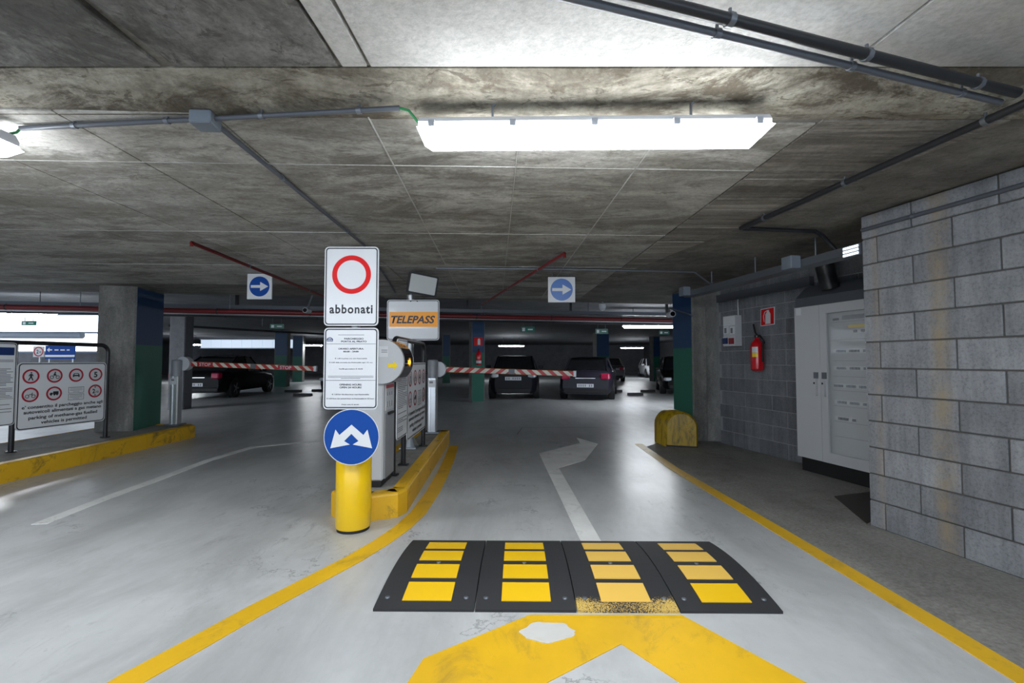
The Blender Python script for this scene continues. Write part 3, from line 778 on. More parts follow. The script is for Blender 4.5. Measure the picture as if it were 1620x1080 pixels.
# ================================================================== information boards in black tube frames
def info_board(label):
    t = thing('information_board', label, 'information board', (0, 0, 0), 0, None)
    def arc(x0, x1, z, r=.1):
        p = [(x0, 0, 0)]
        for k in range(7): a = R(180 - 15 * k); p.append((x0 + r + r * math.cos(a), 0, z - r + r * math.sin(a)))
        for k in range(7): a = R(90 - 15 * k); p.append((x1 - r + r * math.cos(a), 0, z - r + r * math.sin(a)))
        return p + [(x1, 0, 0)]
    MB().tube(arc(-.42, 1.06, 1.27), .026, 12).build('tube_frame', 'black_metal', t)
    MB().tube([(0, 0, 0), (0, 0, 1.25)], .026, 12).build('middle_leg', 'black_metal', t)
    for x in (-.42, 0, 1.06): MB().box((x, 0, .006), (.056, .1, .012)).build('foot_plate', 'black_metal', t)
    # panel with signs
    fr = Fr((.515, -.032, .635), EX, UP); wd, ht = 1.01, .80
    o = MB().poly(fr, rrect(wd, ht, .05), -.01, 0).build('symbol_panel', 'grey_sign', t)
    MB().band(fr, rrect(wd - .02, ht - .02, .042), rrect(wd - .042, ht - .042, .034), .001).build('border', 'print_black', o)
    spots = [(-.37, .235, 'walk'), (-.12, .235, 'moto'), (.125, .235, 'car'), (.365, .235, '5'), (-.37, .015, 'bike'), (-.12, .015, 'truck'), (.365, .015, '2')]
    for a, b, k in spots:
        r0 = .087
        MB().band(fr, circ(r0, a, b, 32), circ(r0 - .020, a, b, 32), .0015).build('red_ring', 'print_dark_red', o)
        MB().flat(fr, circ(r0 - .020, a, b, 28), .0012).build('white_disc', 'white_sign', o)
        m = MB()
        if k in ('5',): text('lettering', '5', fr, a, b, .045, .075, .0022, 'print_black', o, .03); continue
        if k == '2':
            text('lettering', '2', fr, a - .018, b, .034, .06, .0022, 'print_black', o, .03); text('lettering', '10', fr, a + .026, b - .012, .034, .03, .0022, 'print_black', o, .02)
            for sg in (1, -1): m.flat(fr, [(a - .014, b + sg * .060), (a + .014, b + sg * .060), (a, b + sg * .040)], .0022)
        elif k == 'walk':
            m.flat(fr, circ(.0085, a + .002, b + .043, 12), .0022)
            m.flat(fr, [(a - .012, b + .03), (a + .012, b + .03), (a + .026, b + .004), (a + .020, b + .001), (a + .010, b + .012), (a + .010, b - .008), (a + .026, b - .048), (a + .015, b - .050), (a, b - .016), (a - .020, b - .050), (a - .030, b - .046), (a - .010, b - .006), (a - .010, b + .012), (a - .020, b), (a - .026, b + .004)], .0022)
        elif k in ('moto', 'bike'):
            for sg in (-1, 1): m.band(fr, circ(.022, a + sg * .032, b - .018, 16), circ(.015, a + sg * .032, b - .018, 16), .0022)
            m.flat(fr, [(a - .03, b - .018), (a - .012, b + .008), (a + .016, b + .008), (a + .03, b - .018), (a + .012, b + .0), (a - .012, b + .0)], .0024)
            if k == 'moto':
                m.flat(fr, [(a - .018, b + .008), (a - .006, b + .034), (a + .006, b + .030), (a + .018, b + .012), (a + .004, b + .010)], .0026); m.flat(fr, circ(.0085, a + .004, b + .042, 12), .0022)
            else: m.flat(fr, [(a + .010, b + .006), (a + .016, b + .024), (a + .024, b + .024), (a + .020, b + .006)], .0026)
        elif k == 'car':
            m.flat(fr, [(a - .04, b - .024), (a - .04, b + .002), (a - .024, b + .026), (a + .024, b + .026), (a + .04, b + .002), (a + .04, b - .024), (a + .026, b - .024), (a + .024, b - .014), (a - .024, b - .014), (a - .026, b - .024)], .0022)
            m2 = MB().flat(fr, [(a - .026, b + .004), (a - .018, b + .018), (a + .018, b + .018), (a + .026, b + .004)], .0026); m2.build('symbol_window', 'white_sign', o)
        elif k == 'truck':
            m.flat(fr, [(a - .012, b - .012), (a - .012, b + .026), (a + .048, b + .026), (a + .048, b - .012)], .0022)
            m.flat(fr, [(a - .050, b - .012), (a - .050, b + .0), (a - .038, b + .012), (a - .016, b + .012), (a - .016, b - .012)], .0022)
            for u in (-.034, .004, .032): m.flat(fr, circ(.010, a + u, b - .016, 14), .0024)
        m.build('symbol', 'print_black', o)
    for b in (.045, -.045):
        MB().band(fr, [(.04, b - .038), (.225, b - .038), (.225, b + .038), (.04, b + .038)], [(.044, b - .034), (.221, b - .034), (.221, b + .034), (.044, b + .034)], .0014).build('notice_frame', 'print_black', o)
        m = MB()
        for q in range(4): m.flat(fr, [(.058 + .012 * (q == 3) * 3, b + .022 - .015 * q), (.207 - .012 * (q == 3) * 3, b + .022 - .015 * q), (.207 - .036 * (q == 3), b + .0265 - .015 * q), (.058 + .036 * (q == 3), b + .0265 - .015 * q)], .0014)
        m.build('fine_print', 'print_grey', o)
    for s_, b, w_ in (("e' consentito il parcheggio anche agli", -.138, .92), ('autoveicoli alimentati a gas metano', -.198, .88), ('parking of methane-gas fuelled', -.266, .78), ('vehicles is permitted', -.330, .52)):
        text('lettering', s_, fr, .01, b, w_, .053, .0016, 'print_black', o, .024)
    # text panel
    fr = Fr((-.215, -.036, .79), EX, UP); wd, ht = .43, .95
    o = MB().poly(fr, rrect(wd, ht, .04), -.01, 0).build('text_panel', 'grey_sign', t)
    MB().band(fr, rrect(wd - .014, ht - .014, .034), rrect(wd - .032, ht - .032, .027), .001).build('border', 'print_black', o)
    MB().flat(fr, [(-.185, .33), (.185, .33), (.185, .42), (-.185, .42)], .0014).build('title_band', 'print_navy', o)
    m = MB(); b = .27
    while b > -.42:
        w_ = random.choice((.36, .36, .34, .30, .20)); m.flat(fr, [(-.18, b), (-.18 + w_, b), (-.18 + w_, b + .008), (-.18, b + .008)], .0014); b -= random.choice((.017, .017, .017, .05))
    m.build('fine_print', 'print_grey', o)
    for b in (.015, -.17): MB().flat(fr, [(-.19, b), (.19, b), (.19, b + .004), (-.19, b + .004)], .0014).build('rule', 'print_black', o)
    return t
ib = info_board('black framed traffic rules board on the island of the blue and green pillar')
s0, s1 = P(17, 715, ISL), P(170, 691, ISL); dv = s1 - s0
place(ib, s0, math.atan2(dv.y, dv.x))
ib2 = copy_tree(ib); place(ib2, (-1.105, 4.80, ISL), R(90), 'black framed traffic rules board standing behind the ticket machine')

# ================================================================== toll sign pole with floodlight
tp = P(655, 708, ISL); tp = Vector((-1.25, tp.y, ISL)); ty = tp.y - .06
t = thing('toll_sign', 'white panel with an orange lettered band on a galvanised pole', 'sign', tp)
MB().box((tp.x, tp.y, ISL + .008), (.20, .20, .016)).build('base_plate', 'galvanised', t)
MB().tube([(tp.x, tp.y, ISL), (tp.x, tp.y, D(655, 466, ty).z)], .045, 16).build('pole', 'galvanised', t)
for k in range(4):
    a = R(45 + 90 * k); dv = Vector((math.cos(a), math.sin(a), 0)); MB().poly(Fr(tp, dv, UP), [(.04, .016), (.13, .016), (.045, .16)], -.004, .004).build('gusset', 'galvanised', t)
o, fr, wd, ht = rect_sign('sign_panel', 612, 474, 695, 538, ty, t, r=.035)
MB().flat(fr, [(-wd * .455, -ht * .17), (wd * .47, -ht * .17), (wd * .47, ht * .20), (-wd * .455, ht * .20)], .0014).build('orange_band', 'print_orange', o)
text('lettering', 'TELEPASS', fr, 0, .005, wd * .84, .095, .0022, 'print_text_grey', o, .03, .25)
for dx in (-.03, .05): MB().lathe(fr.pt(dx, ht * .46, .0) + Vector((0, -.004, 0)), [(.008, -.004), (.008, .004)], 8).build('bolt', 'black', o)
fc = D(669, 450, tp.y - .02)
fl_ = thing('floodlight', 'square floodlight tilted on top of the toll sign pole', 'floodlight', (tp.x, tp.y, D(655, 466, ty).z))
n_ = Vector((.50, -.86, -.16)).normalized(); r_ = n_.cross(UP).normalized() * -1; u_ = n_.cross(r_)
if u_.z < 0: u_ = -u_
r_ = (r_ * math.cos(R(-6)) + u_ * math.sin(R(-6))); 
if r_.x < 0: r_ = -r_
u_ = n_.cross(r_); fr = Fr(fc, r_, u_)
m = MB(); fw, fh = .185, .125
m.add([fr.pt(a * fw, b * fh, 0) for a, b in ((-1, -1), (1, -1), (1, 1), (-1, 1))] + [fr.pt(a * fw * .7, b * fh * .6, -.15) for a, b in ((-1, -1), (1, -1), (1, 1), (-1, 1))], [(4, 7, 6, 5), (0, 4, 5, 1), (1, 5, 6, 2), (2, 6, 7, 3), (3, 7, 4, 0), (0, 1, 2, 3)]); m.build('housing', 'conduit_black', fl_)
MB().poly(fr, rrect(fw * 2 + .012, fh * 2 + .012, .02), -.012, .006).build('bezel', 'conduit_black', fl_)
MB().poly(fr, rrect(fw * 2 - .035, fh * 2 - .035, .012), .006, .009).build('lens', 'flood_glass', fl_)
MB().tube([(tp.x, tp.y, D(655, 467, ty).z - .01), (tp.x + .02, tp.y, D(655, 467, ty).z + .05), fr.pt(0, -fh * .5, -.09)], .018, 8).build('bracket', 'dark_galvanised', fl_)

# ================================================================== ceiling lamps
def lamp(label, L=1.51, glowmat='tube_light', group=None, clips=5):
    t = thing('ceiling_lamp', label, 'lamp', (0, 0, 0), 0, group)    # origin at the top centre, long axis x
    fr = Fr((-L / 2, 0, 0), EY, UP)                                 # normal = +x
    MB().poly(fr, [(-.052, 0), (.052, 0), (.070, -.026), (.070, -.044), (-.070, -.044), (-.070, -.026)], 0, L).build('housing', 'lamp_housing', t)
    a, b = L / 2 - .004, L / 2 - .040
    m = MB()
    rings = [(.068, a - .012, -.044), (.090, a + .006, -.060), (.056, b, -.100)] if glowmat == 'tube_light' else [(.070, a, -.044), (.070, a, -.050), (.052, b, -.105)]
    vs = [Vector((sx * xx, sy * yy, z)) for yy, xx, z in rings for sx, sy in ((-1, -1), (1, -1), (1, 1), (-1, 1))]
    m.add(vs, [(4 * k + i, 4 * k + 4 + i, 4 * k + 4 + (i + 1) % 4, 4 * k + (i + 1) % 4) for k in range(2) for i in range(4)] + [(11, 10, 9, 8)])
    m.build('diffuser', glowmat, t)
    for k in range(clips):
        x = -L / 2 + .06 + (L - .12) * k / (clips - 1)
        for s in (-1, 1): MB().box((x, s * .080, -.046), (.026, .018, .034)).build('clip', 'clip_grey', t)
    for x in (-L * .29, L * .29): MB().tube([(x, 0, 0), (x, 0, .075), (x + .012, 0, .085)], .006, 6).build('hanger', 'dark_galvanised', t)
    return t
lc = D(935, 205, 2.02)
lm = lamp('long lit fluorescent lamp hung above the speed bump lane'); place(lm, (.352, 2.03, 2.315), R(-1.0))
MB().box((1.035, 1.957, 2.226), (.03, .004, .012)).build('orange_label', 'print_orange', lm)
lm2 = copy_tree(lm); place(lm2, (-3.09, 2.12, 2.315), R(-1), 'long lit fluorescent lamp fed by the grey conduit from the junction box')
for ch in list(lm2.children):
    if ch.name.startswith('orange'): bpy.data.objects.remove(ch)
for i, (x, y, lab) in enumerate(((.37, -1.4, 'long lit fluorescent lamp under the slab of the entry lane'), (-3.05, -1.4, 'long lit fluorescent lamp under the slab of the exit lane'))):
    k = copy_tree(lm); place(k, (x, y, 2.24), 0, lab)
# hall lamps
fl0 = lamp('x', 1.57, 'tube_light_far', None, 3)
far = [(D(809, 547, 29), 0, 'lit tube lamp far off above the black hatchback that faces the barrier', 1), (D(1000, 550, 33), 0, 'lit tube lamp far off above the wheel stops and the white car', 1), (D(1030, 516, 13), .05, 'lit tube lamp under the red pipe beside the right pillar'.replace(' right', ' guarded'), 1),
       (D(489, 546, 28), 0, 'lit tube lamp beyond the far green pillars', 1), (D(296, 545, 27), 0, 'lit tube lamp beyond the black coupe', 1), (D(20, 497, 9.8), R(8), 'lit tube lamp above the traffic rules board and window band', 1)]
for i, (p, rz, lab, s) in enumerate(far):
    k = fl0 if i == 0 else copy_tree(fl0)
    place(k, (p.x, p.y, p.z + .06), rz, lab)
    rod = k
    zt = ZF - (p.z + .06)
    for x in (-.5, .5):
        m = MB(); m.tube([(x, 0, 0), (x, 0, zt)], .008, 5); me = m.mesh('drop_rod', 'dark_galvanised'); q = bpy.data.objects.new('drop_rod', me); COL.objects.link(q); q.parent = k
# added lamps out of view, kept for the extra light in the hall
for (x, y, lab) in ((-16.5, 10.5, 'added unseen tube lamp hung between the window band and the pillar island'), (-24, 11, 'added unseen tube lamp hung in the corner of the daylit end')):
    k = copy_tree(fl0); place(k, (x, y, 2.45), 0, lab)
    for ch in k.children:
        if ch.name.startswith('drop_rod'): ch.scale.z = (ZF - 2.45) / (ZF - (far[0][0].z + .06))

# ================================================================== conduits and pipes on the ceiling
def run(name, label, cat, path, r, mat, clip=None, seg=10, clipmat='dark_galvanised', lift=.0):
    p0 = Vector(path[0]); t = thing(name, label, cat, p0)
    MB().tube(path, r, seg).build('pipe', mat, t)
    if clip:
        for a, b in zip(path[:-1], path[1:]):
            a, b = Vector(a), Vector(b); L = (b - a).length; k = int(L / clip)
            for j in range(k):
                c = a + (b - a) * ((j + .6) / max(k, 1)); d = (b - a).normalized()
                m = MB().tube([c - d * .012, c + d * .009], r + .004, 8); m.tube([c, c + UP * (r + .018)], .006, 5); m.build('clip', clipmat, t)
    return t
zc = ZC - .022
jb = P(325, 191, ZC - .03)
run('ceiling_conduit', 'grey conduit from the junction box to the lamp by the dark pillar bay', 'conduit', [P(33, 203, zc), Vector((jb.x, jb.y, zc))], .0115, 'conduit_grey', .45)
run('ceiling_conduit', 'grey conduit from the junction box to the lamp above the speed bump lane', 'conduit', [Vector((jb.x, jb.y, zc)), P(632, 171, zc)], .0115, 'conduit_grey', .45)
run('ceiling_conduit', 'grey conduit running from the junction box back over the abbonati sign', 'conduit', [Vector((jb.x + .02, jb.y, zc)), P(575, 387, zc), P(612, 440, zc), P(625, 462, zc)], .0125, 'conduit_grey', .8)
t = thing('junction_box', 'square grey junction box on the stained ceiling', 'junction box', jb)
MB().box((jb.x, jb.y, ZC - .028), (.095, .095, .056), R(4), .005).build('box', 'box_grey', t); MB().box((jb.x, jb.y, ZC - .058), (.09, .09, .006), R(4)).build('cover', 'box_grey', t)
g0 = P(632, 171, zc); tag(MB().tube([g0, g0 + Vector((.04, 0, -.01)), Vector((-.405, 2.03, 2.30))], .006, 6).build('lamp_cable', 'cable_green'), 'short green cable from the conduit end to the lamp above the bump lane', 'cable')
g0 = P(33, 203, zc); tag(MB().tube([g0, g0 + Vector((-.02, 0, -.02)), Vector((-2.345, 2.12, 2.30))], .006, 6).build('lamp_cable', 'cable_green'), 'short green cable into the lamp by the window band', 'cable')
# pair of pipes crossing overhead
a, b = P(915, 0, 2.30), P(1592, 164, 2.30); d = (b - a).normalized(); a = a - d * 1.6
run('overhead_pipe', 'thick black pipe crossing under the pale slab, thicker of the pair', 'pipe', [a + Vector((.02, -.024, .03)), b + Vector((.02, -.024, .03))], .019, 'conduit_black', .5)
run('overhead_pipe', 'thin grey pipe crossing under the pale slab, thinner of the pair', 'pipe', [a + Vector((0, .024, .02)), b + Vector((0, .024, .02))], .013, 'conduit_grey', .5)
pe = P(1172, 361, ZC - .03)
run('wall_side_pipe', 'dark pipe along the board-marked ceiling strip above the block wall', 'pipe', [b + Vector((.12, -.3, 0)), pe], .018, 'conduit_black', .7)
run('wall_side_pipe', 'thin pale conduit beside the dark pipe on the board-marked ceiling', 'conduit', [b + Vector((.18, -.3, .02)), pe + Vector((.05, .0, .005))], .010, 'conduit_grey', .7)
run('ceiling_conduit', 'black conduit bending from the ceiling pipe down to the cable tray', 'conduit', [pe, P(1290, 366, ZC - .03), P(1300, 372, ZC - .04), P(1328, 402, 2.17)], .018, 'conduit_black')
run('ceiling_conduit', 'white conduit crossing the ceiling behind the square arrow signs', 'conduit', [P(690, 424, zc), P(905, 426, zc), P(1098, 430, zc), P(1128, 452, 2.2)], .012, 'dark_galvanised', 1.2)
# conduit along the top of the near block wall
nrm = -GX
w0, w1 = W(1366, 352, WA, GX), W(1620, 268, WA, GX)
wd_ = (w1 - w0).normalized(); w0 = Vector((w0.x, w0.y, 2.27)); w1 = w0 + BD * 3.8
run('wall_conduit', 'grey conduit clipped along the top of the block wall', 'conduit', [w0 - GX * .02, w1 - GX * .02], .014, 'conduit_grey', .55)

# cable tray between pillar and block wall, with boxes
ta, tb = P(1090, 468, 2.15), P(1378, 393, 2.15)
t = thing('cable_tray', 'grey cable tray running from the guarded pillar to the block wall', 'cable tray', ta)
dd = (tb - ta).normalized(); nn = Vector((-dd.y, dd.x, 0)); L = (tb - ta).length
fr = Fr(ta, nn, UP)
MB().poly(fr, [(-.075, -.02), (.075, -.02), (.075, .05), (.068, .05), (.068, -.012), (-.068, -.012), (-.068, .05), (-.075, .05)], 0, L if fr.n.dot(dd) > 0 else -L).build('tray', 'dark_galvanised', t)
MB().tube([ta + UP * .02, tb + UP * .02], .03, 8).build('cable_bundle', 'conduit_black', t)
for k in (.2, .5, .8):
    c = ta + dd * L * k; MB().tube([c, Vector((c.x, c.y, ZC))], .008, 6).build('hanger', 'dark_galvanised', t)
for px_, py_, lab in ((1083, 461, 'small grey box on the cable tray above the guarded pillar'), (1251, 416, 'square grey box on the cable tray above the fire extinguisher')):
    c = W(px_, py_, ta - nn * .126, nn); rzt = math.atan2(nn.y, nn.x)
    t = thing('tray_box', lab, 'junction box', c); MB().box(c, (.10, .13, .12), rzt, .006).build('box', 'box_grey', t); MB().box(c - dd * 0 + dd * .067, (.09, .006, .11), rzt).build('cover', 'box_grey', t)
# louvred emergency light
c = W(1352, 397, ta - nn * .112, nn); rzt = math.atan2(nn.y, nn.x)
t = thing('emergency_light', 'small lit louvred light at the end of the cable tray', 'light', c)
MB().box(c, (.07, .16, .09), rzt).build('housing', 'conduit_grey', t)
for k in range(3): MB().box(c - nn * .037 + UP * (-.028 + .028 * k), (.006, .14, .018), rzt).build('louvre', 'emergency_glow', t)

# ================================================================== recessed wall: cabinet, extinguisher, sockets
frw = Fr(RW, BD, UP); sg = 1 if frw.n.dot(-GX) > 0 else -1
def on_wall(px_, py_): return W(px_, py_, RW, GX)
NW = -GX
cl = P(1268, 743); cl = Vector((cl.x, cl.y, 0))
off = (cl - RW).dot(NW)                        # cabinet front plane off the wall
cf = Fr(cl, BD, UP); s_n = 1 if cf.n.dot(NW) > 0 else -1
zb0 = W(1268, 721, cl, GX).z; zt0 = W(1262, 487, cl, GX).z
def tpos(px_): return (W(px_, 600, cl, GX) - cl).dot(BD)
t1, t2 = tpos(1301), tpos(1376); t0 = tpos(1262); CW = t2 + .03
t = thing('electrical_cabinet', 'white electrical cabinet with a glazed door against the block wall', 'cabinet', cl)
def cbox(a0, a1, z0, z1, c0, c1, name, mat, par, ch=0):
    m = MB(); m.poly(cf, [(a0, z0), (a1, z0), (a1, z1), (a0, z1)], s_n * c0, s_n * c1) if s_n > 0 else m.poly(cf, [(a0, z0), (a1, z0), (a1, z1), (a0, z1)], -c1, -c0)
    return m.build(name, mat, par)
dep = -(off - .03)
cbox(0, CW, 0, zb0 - .005, dep, -.015, 'plinth', 'black', t)
cbox(t0, t0 + .02, zb0, zt0, dep, 0, 'side', 'cabinet_white', t); cbox(CW - .02, CW, zb0, zt0, dep, 0, 'side', 'cabinet_white', t)
cbox(t0, CW, zt0 - .02, zt0, dep, 0, 'top', 'cabinet_white', t); cbox(t0, CW, zb0, zb0 + .02, dep, 0, 'bottom', 'cabinet_white', t)
cbox(t0 + .02, CW - .02, zb0 + .02, zt0 - .02, dep, -.05, 'equipment_plate', 'cabinet_inside', t)
d1 = cbox(t0 - .005, t1 - .004, zb0, zt0, 0, .02, 'door', 'cabinet_white', t)
cbox(t0 + .02, t0 + .09, zt0 - .09, zt0 - .01, .02, .021, 'label', 'grey_sign', d1)
fwid = .075; ga, gb, gz0, gz1 = t1 + .085, CW - .045, zb0 + .11, zt0 - .10
gd = cbox(t1 + .002, ga, zb0, zt0, 0, .022, 'glazed_door', 'cabinet_white', t)
cbox(gb, CW + .005, zb0, zt0, 0, .022, 'stile', 'cabinet_white', gd); cbox(ga, gb, zb0, gz0, 0, .022, 'rail', 'cabinet_white', gd); cbox(ga, gb, gz1, zt0, 0, .022, 'rail', 'cabinet_white', gd)
cbox(ga, gb, gz0, gz1, .006, .010, 'pane', 'clear_glass', gd)
for a0 in (t1 - .085, t1 + .02):
    hb = cbox(a0, a0 + .055, 1.06, 1.13, .022, .03, 'handle_plate', 'dark_galvanised', d1 if a0 < t1 else gd)
    cbox(a0 + .008, a0 + .045, .87, 1.05, .022, .05, 'handle', 'cabinet_white', d1 if a0 < t1 else gd)
    cbox(a0 + .018, a0 + .034, 1.0, 1.02, .05, .053, 'keyhole', 'black', d1 if a0 < t1 else gd)
HH = gz1 - gz0
for f_ in (.93, .805, .655, .545, .445, .335, .225, .12): cbox(ga, gb, gz0 + HH * f_, gz0 + HH * f_ + .004, -.05, -.046, 'panel_joint', 'print_grey', t)
for f_, wfr, mt in ((.72, (.05, 1.), 'b'), (.60, (.05, 1.), 'b'), (.475, (.05, .95), 'b'), (.36, (.05, .95), 'b'), (.245, (.05, .6), 'w'), (.855, (.6, .98), 'w')):
    w_ = gb - ga; a0, a1 = ga + w_ * wfr[0], ga + w_ * wfr[1]; k = max(3, int((a1 - a0) / .035)); st = (a1 - a0) / k
    cbox(a0, a1, gz0 + HH * f_ - .012, gz0 + HH * f_ + .03, -.05, -.042, 'breaker_rail', 'white_sign', t)
    for j in range(k):
        if (j * 7 + int(f_ * 100)) % 4 == 0: continue
        cbox(a0 + st * j + .004, a0 + st * (j + 1) - .004, gz0 + HH * f_ - .006, gz0 + HH * f_ + .02, -.042, -.03, 'breaker', 'box_grey' if mt == 'b' else 'print_black', t)
cbox(ga + .02, ga + .09, gz0 + HH * .945, gz0 + HH * .96, -.05, -.045, 'name_strip', 'print_black', t); cbox(ga + .13, gb - .03, gz0 + HH * .945, gz0 + HH * .975, -.05, -.045, 'name_strip', 'print_grey', t)
cbox(ga + .20, gb - .06, gz0 + HH * .885, gz0 + HH * .905, -.05, -.045, 'warning_strip', 'print_yellow', t)
# grey hood of the trunking over the cabinet
t = thing('trunking_hood', 'dark grey trunking hood on top of the white cabinet', 'trunking', cl + UP * zt0)
m = MB(); hfr_ = Fr(cl + UP * zt0, NW, UP); m.poly(hfr_, [(-off + .02, .002), (.03, .002), (.03, .10), (-.12, .24), (-off + .02, .24)], 0, -(CW + .3) if hfr_.n.dot(BD) < 0 else CW + .3); m.build('hood', 'conduit_grey', t)
m = MB(); m.tube([cl + BD * .42 + UP * (zt0 + .17) - NW * .02, cl + BD * .42 + UP * (zt0 + .3) + NW * .02, cl + BD * .40 + Vector((0, 0, ZC)) + NW * .05], .09, 14); m.build('flexible_duct', 'conduit_black', t)
# wall trunking between pillar and cabinet
z_ = W(1200, 462, RW, GX).z
t = thing('wall_trunking', 'dark horizontal trunking high on the recessed block wall', 'trunking', RW + UP * z_)
MB().poly(Fr(RW + UP * z_, BD, UP), [(0.05, -.05), (1.75, -.05), (1.75, .06), (.05, .06)], *sorted((sg * .002, sg * .07))).build('duct', 'conduit_grey', t)
MB().tube([on_wall(1169, 470) + NW * .02, on_wall(1170, 500) + NW * .02], .012, 8).build('drop_conduit', 'galvanised', t)
def wall_plate(px0, py0, px1, py1, c0, c1, name, mat, par):
    a, b = on_wall(px0, py0), on_wall(px1, py1); ua, ub = (a - RW).dot(BD), (b - RW).dot(BD)
    lo_, hi = sorted((sg * c0, sg * c1))
    return MB().poly(frw, [(ua, a.z), (ub, a.z), (ub, b.z), (ua, b.z)], lo_, hi).build(name, mat, par)
p = on_wall(1163, 547)
t = thing('socket_box', 'grey industrial socket box with a blue and a red socket', 'socket box', p)
wall_plate(1154, 501, 1174, 547, .002, .11, 'box', 'lamp_housing', t)
wall_plate(1154.5, 502, 1173.5, 514, .11, .116, 'upper_cover', 'grey_sign', t)
for k, (x0, x1, mt) in enumerate(((1155, 1163, 'socket_blue'), (1165, 1173, 'socket_red'))):
    wall_plate(x0 - .4, 533, x1 + .4, 546, .11, .118, 'socket_frame', 'white_sign', t); wall_plate(x0 + .5, 535, x1 - .5, 544, .118, .14, 'socket_lid', mt, t)
    wall_plate(x0, 517, x1, 528, .11, .114, 'switch_window', 'grey_sign', t); wall_plate(x0 + 2, 519, x1 - 3, 527, .114, .122, 'rotary_switch', 'print_grey', t)
p = on_wall(1215, 501)
t = thing('extinguisher_sign', 'red square sign with a white fire extinguisher symbol on the block wall', 'sign', p)
def ws(px_, py_):
    q = on_wall(px_, py_); return ((q - RW).dot(BD), q.z)
def wflat(pts, c, name, mat, par):
    m = MB(); q = [ws(*k) for k in pts]
    m.poly(frw, q, *sorted((sg * .0, sg * c))); return m.build(name, mat, par)
wflat([(1204, 489), (1226, 485), (1226, 513), (1204, 516)], .008, 'plate', 'print_white', t)
wflat([(1205, 490), (1225, 486.3), (1225, 512), (1205, 514.7)], .010, 'red_face', 'print_red', t)
wflat([(1212, 497), (1214, 494), (1214.5, 490.5), (1217.5, 490), (1218, 493), (1220, 496), (1220, 511.5), (1212, 512.5)], .012, 'symbol', 'print_white', t)
wflat([(1209.5, 509), (1208.5, 500), (1210.5, 493.5), (1214, 490.8), (1214, 491.8), (1211, 494.5), (1209.5, 500), (1210.3, 509)], .012, 'symbol_hose', 'print_white', t)
p = on_wall(1209, 587); ec = p + NW * .105; ec.z = on_wall(1209, 586).z; et = on_wall(1209, 537).z; hh = et - ec.z; er = .083
t = thing('fire_extinguisher', 'red fire extinguisher with a black hose hung on the block wall', 'fire extinguisher', ec)
MB().lathe(ec, [(.06, 0), (er * .97, .012), (er, .03), (er, hh - .10), (er * .9, hh - .05), (er * .55, hh - .012), (.026, hh), (.026, hh + .03)], 28).build('cylinder', 'red_paint', t)
MB().box(ec + UP * (hh + .045), (.05, .05, .04), TH, .006).build('valve', 'black_metal', t)
m = MB(); m.tube([ec + UP * (hh + .06), ec + UP * (hh + .10) - BD * .03, ec + UP * (hh + .21) - BD * .06], .013, 8); m.build('lever', 'black_metal', t)
m = MB(); m.tube([ec + UP * (hh + .05), ec + UP * (hh + .05) + BD * .08 + NW * .02, ec + UP * (hh - .02) + BD * .115, ec + UP * (hh * .5) + BD * .098, ec + UP * (hh * .28) + BD * .095], .012, 8); m.build('hose', 'black', t)
cdir = (Vector((0, 0, 0)) - Vector((ec.x, ec.y, 0))).normalized(); a0 = math.atan2(cdir.y, cdir.x)
def wrap(z0, z1, off_, half_, mat, name):
    m = MB(); k = 6; vs = []
    for j in range(k + 1):
        a = a0 + off_ + half_ * (2 * j / k - 1); q = Vector((math.cos(a), math.sin(a), 0)) * (er + .0015)
        vs += [ec + q + UP * z0, ec + q + UP * z1]
    m.add(vs, [(2 * j, 2 * j + 2, 2 * j + 3, 2 * j + 1) for j in range(k)], True); m.build(name, mat, t)
wrap(hh * .58, hh * .76, -.35, .45, 'print_white', 'label'); wrap(hh * .44, hh * .575, -.35, .45, 'print_yellow', 'label_band')
MB().box(ec - NW * .06 + UP * hh * .9, (.08, .06, .03), TH).build('wall_bracket', 'black_metal', t)

# dark floor grate by the block wall
g4 = px((1320, 786), (1378, 779), (1400, 800), (1378, 804))
t = thing('floor_grate', 'dark brown metal plate on the floor between cabinet and wall end', 'floor plate', g4[0])
MB().slab([g4[0] + UP * 0, g4[1], g4[1] + Vector((.2, -.2, 0)), WA + Vector((.0, .03, 0))], .002, .010).build('plate', 'grate_brown', t)

# ================================================================== yellow column guard
gf = P(1052, 706); gfr = P(1106, 709)
gx = (gfr - gf); gw = gx.length; gx.normalize(); gy = Vector((-gx.y, gx.x, 0)); gh = D(1080, 650, gf.y).z
t = thing('column_guard', 'scuffed yellow rounded guard at the foot of the painted pillar', 'column guard', gf)
fr = Fr(gf, gx, UP)
def arch(w_, h_, ins=0):
    r = w_ / 2 - ins; zc_ = h_ - ins - r
    return [(ins, 0), (ins, zc_)] + [(w_ / 2 - r * math.cos(math.pi * k / 18), zc_ + r * math.sin(math.pi * k / 18)) for k in range(1, 18)] + [(w_ - ins, zc_), (w_ - ins, 0)]
gdp = .42
m = MB(); loops = [(0, .035), (-.03, .0), (-gdp, 0)]
n = len(arch(gw, gh)); vs = []
for c_, ins in loops: vs += [fr.pt(a, b, 0) - c_ * Vector((-.06, .99, 0)) for a, b in arch(gw, gh, ins)]
m.add(vs, [(k * n + i, (k + 1) * n + i, (k + 1) * n + i + 1, k * n + i + 1) for k in range(2) for i in range(n - 1)], True)
m.add([fr.pt(a, b, 0) for a, b in arch(gw, gh, .035)], [list(range(n))[::-1]])
m.build('shell', 'yellow_guard', t)
MB().poly(fr, [(.05, gh * .60), (gw - .05, gh * .60), (gw - .05, gh * .625), (.05, gh * .625)], 0, .004).build('moulded_ridge', 'yellow_guard', t)
